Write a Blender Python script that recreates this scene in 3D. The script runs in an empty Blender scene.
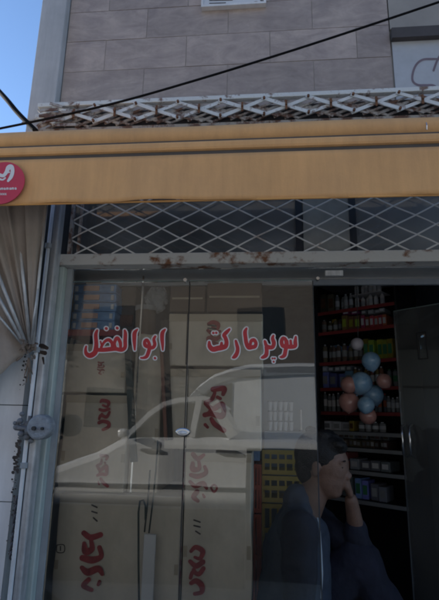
import bpy, bmesh, math, random
import numpy as np
from mathutils import Vector, Matrix
random.seed(4)
S = bpy.context.scene
C = S.collection
# ------------------------------------------------------------------ camera
F = 470.0; PITCH = 13.6; YAW = 5.4; ROLL = 1.1; EYE = 1.45
CM = (Matrix.Rotation(math.radians(YAW), 4, 'Z') @ Matrix.Rotation(math.radians(90+PITCH), 4, 'X')
      @ Matrix.Rotation(math.radians(ROLL), 4, 'Z'))
cam = bpy.data.cameras.new('camera'); cam.sensor_fit = 'VERTICAL'; cam.sensor_height = 24
cam.lens = 24*F/600; cam.clip_start = 0.02; cam.clip_end = 3000
co = bpy.data.objects.new('camera', cam); C.objects.link(co)
co.matrix_world = Matrix.Translation((0, 0, EYE)) @ CM
S.camera = co
def P(px, py, Y):
    """world point at depth Y that the photograph shows at (px, py)"""
    d = CM.to_3x3() @ Vector((px-219.5, 300-py, -F)); t = Y/d.y
    return Vector((d.x*t, Y, EYE+d.z*t))
G = 1.70     # the plane of the shop front

# ------------------------------------------------------------------ materials
def mat(name, col, rough=.6, metal=0., var=.12, scale=8, bump=0., col2=None, spec=.5, thr=None, bscale=None):
    m = bpy.data.materials.new(name); m.use_nodes = True
    nt = m.node_tree; N = nt.nodes; L = nt.links; b = N['Principled BSDF']
    b.inputs['Roughness'].default_value = rough; b.inputs['Metallic'].default_value = metal
    b.inputs['Specular IOR Level'].default_value = spec
    tc = N.new('ShaderNodeTexCoord'); nz = N.new('ShaderNodeTexNoise')
    nz.inputs['Scale'].default_value = scale; nz.inputs['Detail'].default_value = 6; nz.inputs['Roughness'].default_value = .65
    L.new(tc.outputs['Object'], nz.inputs['Vector'])
    cr = N.new('ShaderNodeValToRGB'); L.new(nz.outputs['Fac'], cr.inputs['Fac'])
    a = col; c = col2 if col2 else tuple(x*(1-var*2) for x in col)
    lo, hi = thr if thr else (.3, .7)
    cr.color_ramp.elements[0].position = lo; cr.color_ramp.elements[1].position = hi
    cr.color_ramp.elements[0].color = (*c, 1); cr.color_ramp.elements[1].color = (*a, 1)
    L.new(cr.outputs['Color'], b.inputs['Base Color'])
    if bump:
        n2 = N.new('ShaderNodeTexNoise'); n2.inputs['Scale'].default_value = bscale or scale*4; n2.inputs['Detail'].default_value = 5
        L.new(tc.outputs['Object'], n2.inputs['Vector'])
        bp = N.new('ShaderNodeBump'); bp.inputs['Strength'].default_value = bump; bp.inputs['Distance'].default_value = .01
        L.new(n2.outputs['Fac'], bp.inputs['Height']); L.new(bp.outputs['Normal'], b.inputs['Normal'])
    return m
def isl(m, amt=.25):
    """vary the colour a little from piece to piece"""
    nt = m.node_tree; N = nt.nodes; L = nt.links; b = N['Principled BSDF']
    src = b.inputs['Base Color'].links[0].from_socket
    g = N.new('ShaderNodeNewGeometry'); mr = N.new('ShaderNodeMapRange')
    mr.inputs['To Min'].default_value = 1-amt; mr.inputs['To Max'].default_value = 1+amt*.5
    L.new(g.outputs['Random Per Island'], mr.inputs['Value'])
    hs = N.new('ShaderNodeHueSaturation'); L.new(src, hs.inputs['Color']); L.new(mr.outputs[0], hs.inputs['Value'])
    L.new(hs.outputs['Color'], b.inputs['Base Color'])
    return m
def glassmat(name, tint, ior=1.5, rough=0.0, dirt_haze=.02):
    m = bpy.data.materials.new(name); m.use_nodes = True
    nt = m.node_tree; N = nt.nodes; L = nt.links
    for n in list(N): N.remove(n)
    o = N.new('ShaderNodeOutputMaterial'); mx = N.new('ShaderNodeMixShader'); fr = N.new('ShaderNodeFresnel')
    tr = N.new('ShaderNodeBsdfTransparent'); gl = N.new('ShaderNodeBsdfGlossy'); df = N.new('ShaderNodeBsdfDiffuse')
    fr.inputs['IOR'].default_value = ior; tr.inputs['Color'].default_value = (*tint, 1)
    gl.inputs['Roughness'].default_value = rough; gl.inputs['Color'].default_value = (1, 1, 1, 1)
    df.inputs['Color'].default_value = (.55, .56, .55, 1)  # pale film: dirt plus the milky reflection haze, put into the colour
    tc = N.new('ShaderNodeTexCoord'); nz = N.new('ShaderNodeTexNoise'); nz.inputs['Scale'].default_value = 2.3; nz.inputs['Detail'].default_value = 8
    L.new(tc.outputs['Object'], nz.inputs['Vector'])
    mr = N.new('ShaderNodeMapRange'); mr.inputs['From Min'].default_value = .35; mr.inputs['From Max'].default_value = .75
    mr.inputs['To Min'].default_value = dirt_haze*.3; mr.inputs['To Max'].default_value = dirt_haze*1.8
    L.new(nz.outputs['Fac'], mr.inputs['Value'])
    m2 = N.new('ShaderNodeMixShader'); L.new(mr.outputs[0], m2.inputs[0]); L.new(tr.outputs[0], m2.inputs[1]); L.new(df.outputs[0], m2.inputs[2])
    # a very slight waviness of the pane
    n2 = N.new('ShaderNodeTexNoise'); n2.inputs['Scale'].default_value = 1.6; L.new(tc.outputs['Object'], n2.inputs['Vector'])
    bp = N.new('ShaderNodeBump'); bp.inputs['Strength'].default_value = .10; bp.inputs['Distance'].default_value = .02
    L.new(n2.outputs['Fac'], bp.inputs['Height']); L.new(bp.outputs['Normal'], gl.inputs['Normal'])
    L.new(fr.outputs[0], mx.inputs[0]); L.new(m2.outputs[0], mx.inputs[1]); L.new(gl.outputs[0], mx.inputs[2])
    L.new(mx.outputs[0], o.inputs['Surface'])
    return m
K = {}
def streaks(m, sx=9., sz=.8, amt=.22, scale=2.):
    """dust streaks running down a cloth or wall"""
    nt = m.node_tree; N = nt.nodes; L = nt.links; b = N['Principled BSDF']; src = b.inputs['Base Color'].links[0].from_socket
    tc = N.new('ShaderNodeTexCoord'); mp = N.new('ShaderNodeMapping'); mp.inputs['Scale'].default_value = (sx, sx, sz); nz = N.new('ShaderNodeTexNoise')
    nz.inputs['Scale'].default_value = scale; nz.inputs['Detail'].default_value = 7; nz.inputs['Roughness'].default_value = .7
    L.new(tc.outputs['Object'], mp.inputs[0]); L.new(mp.outputs[0], nz.inputs['Vector'])
    mr = N.new('ShaderNodeMapRange'); mr.inputs['From Min'].default_value = .35; mr.inputs['From Max'].default_value = .7; mr.inputs['To Min'].default_value = 1-amt; mr.inputs['To Max'].default_value = 1+amt*.3
    L.new(nz.outputs['Fac'], mr.inputs['Value']); hs = N.new('ShaderNodeHueSaturation'); L.new(src, hs.inputs['Color']); L.new(mr.outputs[0], hs.inputs['Value'])
    L.new(hs.outputs['Color'], b.inputs['Base Color']); return m
def vary(m, hue=.04, val=.5):
    nt = m.node_tree; N = nt.nodes; L = nt.links; b = N['Principled BSDF']; src = b.inputs['Base Color'].links[0].from_socket
    oi = N.new('ShaderNodeObjectInfo'); a = N.new('ShaderNodeMapRange'); a.inputs['To Min'].default_value = .5-hue; a.inputs['To Max'].default_value = .5+hue
    c = N.new('ShaderNodeMapRange'); c.inputs['To Min'].default_value = 1-val; c.inputs['To Max'].default_value = 1+val
    mu = N.new('ShaderNodeMath'); mu.operation = 'MULTIPLY'; mu.inputs[1].default_value = 7.13; fr_ = N.new('ShaderNodeMath'); fr_.operation = 'FRACT'
    L.new(oi.outputs['Random'], a.inputs['Value']); L.new(oi.outputs['Random'], mu.inputs[0]); L.new(mu.outputs[0], fr_.inputs[0]); L.new(fr_.outputs[0], c.inputs['Value'])
    hs = N.new('ShaderNodeHueSaturation'); L.new(src, hs.inputs['Color']); L.new(a.outputs[0], hs.inputs['Hue']); L.new(c.outputs[0], hs.inputs['Value'])
    L.new(hs.outputs['Color'], b.inputs['Base Color']); return m
def veins(m, scale=6., amt=.28):
    nt = m.node_tree; N = nt.nodes; L = nt.links; b = N['Principled BSDF']; src = b.inputs['Base Color'].links[0].from_socket
    tc = N.new('ShaderNodeTexCoord'); g = N.new('ShaderNodeNewGeometry'); ad = N.new('ShaderNodeVectorMath'); ad.operation = 'MULTIPLY_ADD'
    cb = N.new('ShaderNodeCombineXYZ'); L.new(g.outputs['Random Per Island'], cb.inputs[0]); L.new(g.outputs['Random Per Island'], cb.inputs[2])
    ad.inputs[1].default_value = (37, 0, 23); L.new(cb.outputs[0], ad.inputs[0]); L.new(tc.outputs['Object'], ad.inputs[2])
    mp = N.new('ShaderNodeMapping'); mp.inputs['Rotation'].default_value = (0, .6, 0); mp.inputs['Scale'].default_value = (1, 1, 2.6); L.new(ad.outputs[0], mp.inputs[0])
    nz = N.new('ShaderNodeTexNoise'); nz.inputs['Scale'].default_value = scale; nz.inputs['Detail'].default_value = 8; nz.inputs['Roughness'].default_value = .7; nz.inputs['Distortion'].default_value = 1.2
    L.new(mp.outputs[0], nz.inputs['Vector']); mr = N.new('ShaderNodeMapRange'); mr.inputs['From Min'].default_value = .3; mr.inputs['From Max'].default_value = .7
    mr.inputs['To Min'].default_value = 1-amt; mr.inputs['To Max'].default_value = 1+amt*.6; L.new(nz.outputs['Fac'], mr.inputs['Value'])
    hs = N.new('ShaderNodeHueSaturation'); L.new(src, hs.inputs['Color']); L.new(mr.outputs[0], hs.inputs['Value']); L.new(hs.outputs['Color'], b.inputs['Base Color']); return m
K['tile'] = isl(mat('stone_tile', (.50, .41, .36), .45, 0, .1, 7, .2, col2=(.35, .285, .26)), .16)
K['grout'] = mat('grout', (.50, .47, .44), .9, 0, .3, 3)
K['stone'] = mat('pale_stone', (.52, .52, .53), .55, 0, .1, 6, .1)
K['plaster'] = mat('pale_plaster', (.50, .52, .56), .85, 0, .1, 5, .3)
K['render'] = mat('grey_render', (.36, .335, .31), .85, 0, .12, 4, .3)
K['marble'] = mat('white_marble', (.78, .78, .79), .3, 0, .06, 3, .02)
K['orange'] = mat('orange_canvas', (.80, .43, .17), .75, 0, .06, 3, .12, col2=(.66, .36, .155), bscale=240)
K['orange_bar'] = mat('orange_paint', (.72, .36, .10), .4, 0, .08, 5)
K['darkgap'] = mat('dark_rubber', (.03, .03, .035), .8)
K['keder'] = mat('grey_keder', (.10, .085, .075), .85)
K['brown'] = mat('brown_canvas', (.36, .305, .26), .9, 0, .12, 4, .25, bscale=120)
K['galv'] = mat('galvanised_steel', (.60, .61, .63), .45, .35, .15, 20, .1)
K['steel'] = mat('bright_steel', (.62, .64, .66), .22, .95, .08, 20)
K['whitepipe'] = mat('white_painted_pipe', (.84, .84, .86), .45, 0, .12, 12, .1)
K['alu'] = mat('pale_green_frame_paint', (.52, .59, .56), .45, .1, .1, 9)
K['rustwhite'] = mat('rusty_white_paint', (.50, .49, .46), .6, 0, 0, 7, .3, col2=(.17, .07, .03), thr=(.40, .47))
K['grille'] = mat('chipped_white_paint', (.62, .64, .64), .55, 0, 0, 26, .3, col2=(.20, .13, .10), thr=(.36, .46))
K['grille_b'] = mat('rusty_grille_paint', (.38, .36, .34), .7, 0, 0, 24, .4, col2=(.13, .07, .05), thr=(.42, .55))
K['wire'] = mat('lattice_wire_paint', (.68, .66, .62), .6, 0, 0, 16, .2, col2=(.34, .22, .15), thr=(.30, .42))
K['rust'] = mat('rust', (.22, .10, .05), .85, 0, .3, 40, .4)
K['cable'] = mat('black_cable', (.012, .012, .013), .95, spec=.08)
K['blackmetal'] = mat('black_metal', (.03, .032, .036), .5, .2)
K['glass'] = glassmat('window_glass', (.93, .935, .92), dirt_haze=.017)
K['glassdark'] = glassmat('tinted_glass', (.66, .70, .72), dirt_haze=.075)
K['glasshaze'] = glassmat('hazy_glass', (.55, .58, .6), dirt_haze=.26)  # stronger painted haze brightens the transom pane
K['edge'] = mat('glass_edge', (.16, .22, .21), .35)
K['red'] = mat('red_vinyl', (.58, .030, .040), .5, 0, .12, 30)
K['white'] = mat('white_vinyl', (.74, .72, .72), .5, 0, .03)
K['carton'] = mat('carton_board', (.73, .665, .56), .85, 0, .10, 5, .35, bscale=9)
K['carton_d'] = mat('brown_board', (.15, .11, .085), .85, 0, .1, 5)
K['tape'] = mat('packing_tape', (.44, .38, .29), .3, 0, .05)
K['print'] = mat('red_print', (.42, .06, .065), .7, 0, .3, 30)
K['printdk'] = mat('dark_print', (.10, .09, .09), .8, 0, .2)
K['slot'] = mat('board_slot', (.05, .045, .04), .9)
K['bluepack'] = mat('blue_wrap', (.22, .40, .72), .35, 0, .2, 20, .3)
K['pinkpack'] = mat('salmon_wrap', (.66, .40, .32), .4, 0, .1, 20)
K['paper'] = mat('white_paper', (.66, .68, .72), .7, 0, .05)
K['redshelf'] = mat('red_shelf_paint', (.40, .06, .06), .5, 0, .15, 12)
K['orangeplastic'] = mat('red_plastic', (.48, .08, .035), .45, 0, .1)
K['yellow'] = mat('yellow_plastic', (.50, .37, .08), .45, 0, .1)
K['blueball'] = mat('blue_ball', (.12, .28, .48), .18, 0, .25, 22, col2=(.30, .46, .60))
K['pinkball'] = mat('pink_ball', (.50, .27, .23), .18, 0, .25, 22, col2=(.34, .18, .17))
K['paleball'] = mat('pale_ball', (.6, .56, .62), .35)
K['magenta'] = mat('magenta_pack', (.46, .07, .16), .45)
K['lime'] = mat('lime_pack', (.50, .50, .06), .5, 0, .2, 40)
K['green'] = mat('green_pack', (.08, .32, .16), .5)
K['grey'] = mat('grey_plastic', (.34, .36, .38), .6)
K['cabinet'] = mat('blue_grey_cabinet', (.26, .31, .36), .5, 0, .08, 3)
K['int_wall'] = mat('shop_wall', (.40, .43, .47), .8, 0, .1)
K['int_ceiling'] = mat('shop_ceiling', (.5, .5, .5), .8)
K['floor'] = mat('shop_floor', (.24, .20, .17), .5, 0, .15, 3)
K['asphalt'] = mat('asphalt', (.07, .068, .064), .9, 0, .2, 40, .4)
K['pave'] = isl(mat('concrete_paving', (.13, .125, .12), .85, 0, .12, 6, .3), .12)
K['kerb'] = mat('kerb_concrete', (.30, .30, .28), .85, 0, .1)
K['ground'] = mat('dusty_ground', (.32, .28, .22), .95, 0, .2, 3)
K['brick'] = mat('beige_brick', (.24, .20, .165), .85, 0, .2, 5)
K['skin'] = mat('skin', (.21, .125, .092), .55, 0, .14, 30, .25, bscale=220)
K['hair'] = mat('dark_hair', (.012, .010, .010), .55, 0, .2, 60, .5)
K['navy'] = mat('navy_cloth', (.014, .017, .034), .85, 0, .2, 12, .3)
K['slate'] = mat('slate_blue_cloth', (.042, .056, .085), .85, 0, .15, 12, .3)
K['darkcloth'] = mat('dark_trousers', (.016, .018, .036), .9, 0, .2, 12, .3)
K['piping'] = mat('pale_piping', (.45, .50, .55), .6)
K['shoe'] = mat('black_shoe', (.02, .02, .02), .4)
K['carwhite'] = mat('white_car_paint', (.82, .83, .84), .22, 0, .02, 3, spec=.6)
K['carglass'] = mat('dark_car_glass', (.012, .014, .016), .06, 0, .02)
K['tyre'] = mat('tyre_rubber', (.02, .02, .02), .85)
K['rim'] = mat('grey_rim', (.4, .4, .42), .35, .7)
K['leaf'] = isl(mat('leaf', (.06, .09, .03), .7, 0, .3, 3), .4)
K['bark'] = mat('bark', (.12, .09, .07), .9, 0, .2, 10, .5)
K['graffiti'] = mat('brown_spray', (.22, .17, .20), .8)
K['logored'] = mat('logo_red', (.62, .045, .085), .5, 0, .08)

streaks(K['orange'], 7, .9, .14); streaks(K['carton'], 4, 1.5, .14); streaks(K['galv'], 30, 1.2, .35); streaks(K['whitepipe'], 30, 1.5, .22); streaks(K['marble'], 6, 1, .15); streaks(K['stone'], 9, .8, .2); streaks(K['alu'], 30, 1.2, .25)
veins(K['tile'])
K['rustpack'] = mat('rust_brown_pack', (.26, .13, .07), .6)
for k in ('rustpack', 'magenta', 'lime', 'grey', 'carton_d', 'bluepack', 'cabinet', 'paper'): K['g_'+k] = vary(K[k].copy(), .07 if k not in ('grey', 'paper') else .02, .5 if k != 'paper' else .2)
# ------------------------------------------------------------------ mesh helpers
def link(name, bm, m, parent=None, smooth=False, bevel=0., world=None):
    me = bpy.data.meshes.new(name); bmesh.ops.recalc_face_normals(bm, faces=bm.faces) if len(bm.faces) else None
    bm.to_mesh(me); bm.free()
    me.materials.append(K[m])
    if smooth:
        for p in me.polygons: p.use_smooth = True
    o = bpy.data.objects.new(name, me); C.objects.link(o)
    if parent: o.parent = parent
    if bevel:
        b = o.modifiers.new('bevel', 'BEVEL'); b.width = bevel; b.segments = 2; b.limit_method = 'ANGLE'
    return o
def tag(o, label, cat, group=None):
    o['label'] = label; o['category'] = cat
    if group: o['group'] = group
    return o
def thing(name, loc, label, cat, group=None, rz=0):
    o = bpy.data.objects.new(name, None); C.objects.link(o); o.location = loc; o.rotation_euler = (0, 0, rz)
    o.empty_display_size = .1
    return tag(o, label, cat, group)
def struct(o): o['kind'] = 'structure'; return o
def box(bm, x0, x1, y0, y1, z0, z1, rot=None):
    r = bmesh.ops.create_cube(bm, size=1)
    for v in r['verts']:
        v.co = Vector(((x0+x1)/2+v.co.x*(x1-x0), (y0+y1)/2+v.co.y*(y1-y0), (z0+z1)/2+v.co.z*(z1-z0)))
    return r['verts']
def tube(bm, pts, r, n=8, cap=True):
    """r: radius or list of radii"""
    pts = [Vector(p) for p in pts]; rings = []
    for i, p in enumerate(pts):
        t = (pts[min(i+1, len(pts)-1)]-pts[max(i-1, 0)]).normalized()
        up = Vector((0, 1, 0)) if abs(t.y) < .9 else Vector((1, 0, 0))
        a = t.cross(up).normalized(); b = t.cross(a).normalized()
        rr = r[i] if isinstance(r, (list, tuple)) else r
        rings.append([bm.verts.new(p+a*math.cos(k*2*math.pi/n)*rr+b*math.sin(k*2*math.pi/n)*rr) for k in range(n)])
    for i in range(len(rings)-1):
        for k in range(n): bm.faces.new((rings[i][k], rings[i][(k+1) % n], rings[i+1][(k+1) % n], rings[i+1][k]))
    if cap:
        bm.faces.new(rings[0][::-1]); bm.faces.new(rings[-1])
def bar(bm, a, b, w, t):
    """flat bar from a to b, w wide in XZ, t thick in Y"""
    a = Vector(a); b = Vector(b); d = (b-a).normalized(); n = Vector((-d.z, 0, d.x))*w/2; y = Vector((0, t/2, 0))
    vs = [bm.verts.new(p+s*n+q*y) for p in (a, b) for s in (-1, 1) for q in (-1, 1)]
    for f in ((0, 1, 3, 2), (4, 6, 7, 5), (0, 2, 6, 4), (1, 5, 7, 3), (0, 4, 5, 1), (2, 3, 7, 6)):
        bm.faces.new([vs[i] for i in f])
def sphere(bm, c, r, seg=20, sc=(1, 1, 1), rot=None):
    mtx = Matrix.Translation(c) @ (rot.to_4x4() if rot else Matrix.Identity(4)) @ Matrix.Diagonal((*sc, 1))
    bmesh.ops.create_uvsphere(bm, u_segments=seg, v_segments=seg*2//3, radius=r, matrix=mtx)
def cyl(bm, c, r, h, seg=20, r2=None, axis='Z'):
    R = {'Z': Matrix.Identity(4), 'Y': Matrix.Rotation(math.pi/2, 4, 'X'), 'X': Matrix.Rotation(math.pi/2, 4, 'Y')}[axis]
    bmesh.ops.create_cone(bm, cap_ends=True, segments=seg, radius1=r, radius2=r if r2 is None else r2, depth=h, matrix=Matrix.Translation(c) @ R)
def B(): return bmesh.new()
def rect(x0, y0, x1, y1, Y):
    """photo rectangle on the plane at depth Y -> x0,x1,z0,z1"""
    xm = (x0+x1)/2; ym = (y0+y1)/2
    return P(x0, ym, Y).x, P(x1, ym, Y).x, P(xm, y1, Y).z, P(xm, y0, Y).z

# ------------------------------------------------------------------ painted marks from brush strokes (distance field -> filled outline)
def field_mesh(strokes, fn, level=0., step=.28, closed_holes=()):
    """strokes: list of lists of (x, y, r) in flat 2-D units; fn maps (x, y) to a world point; level grows the outline"""
    segs = []
    for s in strokes:
        if len(s) == 1: segs.append((s[0], s[0]))
        else:
            # smooth the polyline (Catmull-Rom)
            q = []
            for i in range(len(s)-1):
                p0 = s[max(i-1, 0)]; p1 = s[i]; p2 = s[i+1]; p3 = s[min(i+2, len(s)-1)]
                for k in range(5):
                    t = k/5
                    q.append(tuple(.5*((2*b)+(c-a)*t+(2*a-5*b+4*c-d)*t*t+(3*b-a-3*c+d)*t**3) for a, b, c, d in zip(p0, p1, p2, p3)))
            q.append(s[-1])
            segs += list(zip(q[:-1], q[1:]))
    xs = [p[0] for s in segs for p in s]; ys = [p[1] for s in segs for p in s]; rm = max(p[2] for s in segs for p in s)+level+step*2
    gx = np.arange(min(xs)-rm, max(xs)+rm, step); gy = np.arange(min(ys)-rm, max(ys)+rm, step)
    X, Y = np.meshgrid(gx, gy); D = np.full(X.shape, 1e9)
    for a, b in segs:
        dx, dy = b[0]-a[0], b[1]-a[1]; l2 = dx*dx+dy*dy+1e-9
        t = np.clip(((X-a[0])*dx+(Y-a[1])*dy)/l2, 0, 1)
        D = np.minimum(D, np.hypot(X-a[0]-t*dx, Y-a[1]-t*dy)-(a[2]+t*(b[2]-a[2])))
    D -= level
    bm = B(); cache = {}
    def V(key, p):
        if key not in cache: cache[key] = bm.verts.new(fn(*p))
        return cache[key]
    ny, nx = D.shape
    act = np.argwhere(np.minimum.reduce([D[:-1, :-1], D[1:, :-1], D[:-1, 1:], D[1:, 1:]]) < 0)
    for j, i in act:
        cs = [(i, j), (i+1, j), (i+1, j+1), (i, j+1)]; poly = []
        for k in range(4):
            a = cs[k]; b = cs[(k+1) % 4]; da = D[a[1], a[0]]; db = D[b[1], b[0]]
            if da < 0: poly.append(V(a, (gx[a[0]], gy[a[1]])))
            if (da < 0) != (db < 0):
                t = da/(da-db); e = tuple(sorted((a, b)))
                poly.append(V(e, (gx[a[0]]+t*(gx[b[0]]-gx[a[0]]), gy[a[1]]+t*(gy[b[1]]-gy[a[1]]))))
        if len(poly) >= 3:
            try: bm.faces.new(poly)
            except ValueError: pass
    return bm
def plane_fn(Y): return lambda x, y: P(x, y, Y)
def crop(ox, oy, sc, strokes): return [[(ox+x/sc, oy+y/sc, r/sc) for x, y, r in s] for s in strokes]

# ================================================================== SETTING
bm = B()
box(bm, -60, 60, -60, 60, -.34, -.3)
struct(link('ground', bm, 'ground'))
bm = B(); box(bm, -50, 50, -9.0, -.05, -.30, -.292); struct(link('road', bm, 'asphalt'))
bm = B()
for i in range(-20, 20):
    for j in range(4):
        box(bm, i*.5+.003, i*.5+.497, .08+j*.4+.003, .08+j*.4+.397, -.06, -.02)
box(bm, -10, 10, .08, 1.68, -.292, -.055)
struct(link('pavement', bm, 'pave'))
bm = B()
for i in range(-12, 12): box(bm, i*.8+.004, i*.8+.796, -.05, .075, -.29, -.02)
struct(link('kerb', bm, 'kerb', bevel=.01))
bm = B(); box(bm, -.95, 3.4, 1.685, 5.2, -.2, 0); struct(link('shop_floor', bm, 'floor'))

# ------------------------------------------------------------------ shop building
shop = thing('shop_building', (0, 1.7, 0), 'shop building faced with brown-grey stone tiles above an orange awning', 'building')
inv = Matrix.Translation((0, -1.7, 0))
def ch(name, bm, m, parent, **k):
    """part given in world coordinates under an unrotated thing"""
    w = parent.matrix_basis.copy(); p = parent
    off = Vector(p.location)
    q = p.parent
    while q: off += Vector(q.location); q = q.parent
    bmesh.ops.translate(bm, verts=bm.verts, vec=-off)
    return link(name, bm, m, parent, **k)
zt0 = 2.42; TW = .36; TH = .157; XL = -.868; XR = .530
bm = B(); box(bm, XL, 3.4, 1.712, 1.95, zt0-.05, 7.0); ch('wall', bm, 'grout', shop)
bm = B(); box(bm, XL, XR, 1.7018, 1.7118, zt0-.05, 4.7); ch('grout_bed', bm, 'grout', shop)
bm = B()
z = 2.735-TH*2; r = 0
while z < 4.6:
    off = .03 if r % 2 else .03+TW/2
    x = .214-.0 - TW*4 + (TW/2 if r % 2 else 0)
    # joints: rows just above z 2.735 have a joint at x = .214
    while x < XR:
        a, b = max(x, XL), min(x+TW, XR)
        if b-a > .02: 
            dy = random.uniform(0, .0012)
            box(bm, a+.0013, b-.0013, 1.7000-dy, 1.7016, z+.0013, z+TH-.0013)
        x += TW
    z += TH; r += 1
ch('tile_cladding', bm, 'tile', shop)
bm = B(); box(bm, -.985, XL-.003, 1.66, 1.95, 2.36, 7.0); ch('corner_pilaster', bm, 'stone', shop, bevel=.004)
# grey wall on the right over the recess
x0, _, z0, z1 = rect(391, 28, 439, 42, G)
bm = B(); box(bm, XR+.004, 3.4, 1.698, 1.7115, z1, 4.6); ch('upper_wall', bm, 'render', shop)
bm = B(); box(bm, XR+.008, 3.4, 1.7035, 1.7115, zt0-.05, z0+.03); ch('plaster_panel', bm, 'plaster', shop)
bm = B(); box(bm, XR+.004, 3.4, 1.678, 1.7030, z0+.008, z1-.012); K['lintel_shade'] = mat('dark_lintel_shade', (.085, .075, .075), .8, 0, .15, 10); ch('lintel_shade', bm, 'lintel_shade', shop)  # beam with the shadow line put into its dark colour
# interior shell
bm = B(); box(bm, -.93, -.875, 1.76, 5.2, 0, 2.6); ch('side_wall', bm, 'int_wall', shop)
bm = B(); box(bm, 1.30, 1.40, 1.76, 5.2, 0, 2.6); ch('side_wall', bm, 'int_wall', shop)
bm = B(); box(bm, -.875, 1.2995, 5.1, 5.2, 0, 2.6); ch('back_wall', bm, 'int_wall', shop)
bm = B(); box(bm, -.95, 3.4, 1.955, 5.2, 2.6, 2.7); ch('ceiling', bm, 'int_ceiling', shop)
# graffiti (sprayed on the plaster panel)
st = crop(380, 0, 5.46, [[(322, 322, 5), (285, 322, 6), (235, 325, 6), (200, 350, 6), (180, 395, 6), (178, 440, 6), (205, 463, 6), (250, 465, 6), (290, 466, 6), (315, 485, 6), (326, 520, 6)],
                         [(330, 300, 6), (310, 335, 6), (292, 385, 6)]])
g = field_mesh(st, plane_fn(1.7025), step=.25)
ch('graffiti', g, 'graffiti', shop)

# neighbour wall of white stone slabs
nb = thing('stone_slab_wall', (-1.3, 1.62, 0), 'white marble slab wall beside the door posts, chipped along its edge', 'wall')
xe = P(21, 420, 1.64).x
bm = B()
zs = [-.02, P(10, 502, 1.64).z, P(10, 405, 1.64).z, 1.72]
for a, b in zip(zs[:-1], zs[1:]): box(bm, -2.6, xe, 1.64, 1.70, a+.0015, b-.0015)
ch('slab', bm, 'marble', nb)
bm = B(); box(bm, -2.6, -1.0015, 1.7015, 1.76, -.02, 1.71); ch('mortar_backing', bm, 'render', nb)
nbld = thing('added_shade_building', (-6, 4, 0), 'low flat-roofed building behind the awning on the left, added unseen to shade the pavement', 'building')
bm = B(); box(bm, -14, -1.0, 1.765, 8, -.3, 2.55); ch('wall', bm, 'render', nbld)  # unseen block added to throw shade on the pavement and lower pickup
bm = B(); box(bm, -14, -1.0, 1.765, 8, 2.5505, 2.60); ch('roof', bm, 'grey', nbld)
# chips in the slab edge: dark ragged patches with mortar
random.seed(9)
st = []
for yy in list(range(352, 392, 5))+list(range(440, 474, 2))+[480, 484, 487, 490, 497, 505, 510, 515, 528, 540, 552]:
    xx = P(0, 0, 1).x*0
    ex = 28-(yy-350)*.085
    for _ in range(3): st.append([(ex-random.uniform(0, 1)**2*5, yy+random.uniform(-2.5, 2.5), random.uniform(.2, 1.3)*(1.5 if 440 < yy < 474 else 1))])
g = field_mesh(st, plane_fn(1.6385), step=.3)
K['stain'] = mat('dirt_stain', (.10, .085, .08), .9, 0, .3, 40, .4); ch('chip', g, 'stain', nb)

# ------------------------------------------------------------------ opposite side of the street (seen in the reflections)
opp = thing('brick_building', (0, -15, -.3), 'three storey beige brick building across the street, seen only in reflection', 'building')
bm = B(); box(bm, -22, 22, -18, -15, -.3, 10.4); ch('wall', bm, 'brick', opp)
bm = B(); box(bm, -22.2, 22.2, -18.2, -14.8, 10.4, 10.65); ch('roof', bm, 'grey', opp)
for k in range(7):
    for zw in (.9, 4.1, 7.4): bm = B(); box(bm, -19+k*6, -17.2+k*6, -15.02, -14.97, zw, zw+1.5); ch('window', bm, 'carglass', opp)
bm = B(); box(bm, 1, 2.1, -15.03, -14.97, -.3, 2.0); ch('door', bm, 'rust', opp)
def make_tree(x, y, h, seed, label):
    rnd = random.Random(seed)
    t = thing('street_tree', (x, y, -.3), label, 'tree', 'trees across the street')
    bm = B(); tube(bm, [(x, y, -.3), (x+.1, y, h*.3), (x-.05, y+.1, h*.55), (x+.1, y, h*.85)], [.2, .15, .1, .03], 10)
    for k in range(9):
        a = rnd.uniform(0, 6.28); z0 = h*rnd.uniform(.3, .7); l = rnd.uniform(.9, 1.8)
        tube(bm, [(x, y, z0), (x+math.cos(a)*l*.5, y+math.sin(a)*l*.5, z0+l*.4), (x+math.cos(a)*l, y+math.sin(a)*l, z0+l*.7)], [.06, .04, .01], 6)
    ch('trunk', bm, 'bark', t)
    bm = B()
    cl = [(rnd.uniform(-1.5, 1.5), rnd.uniform(-1.5, 1.5), h*rnd.uniform(.45, 1.0), rnd.uniform(.4, .85)) for _ in range(28)]
    for _ in range(5200):
        cx, cy, cz, cr = rnd.choice(cl)
        v = Vector((rnd.gauss(0, 1), rnd.gauss(0, 1), rnd.gauss(0, 1))).normalized()*cr*rnd.random()**.4
        c = Vector((x+cx, y+cy, cz))+v; s = rnd.uniform(.05, .1)
        a = Vector((rnd.gauss(0, 1), rnd.gauss(0, 1), rnd.gauss(0, 1))).normalized(); b = a.orthogonal().normalized()
        bm.faces.new([bm.verts.new(c+a*s), bm.verts.new(c+b*s*.5), bm.verts.new(c-a*s), bm.verts.new(c-b*s*.5)])
    ch('crown', bm, 'leaf', t)
for i, (x, h, l) in enumerate([(-9.5, 5.2, 'leafy street tree at the left end across the road'), (7.8, 5.3, 'leafy street tree at the right end across the road')]):
    make_tree(x, -11.5, h, i+3, l)

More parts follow.
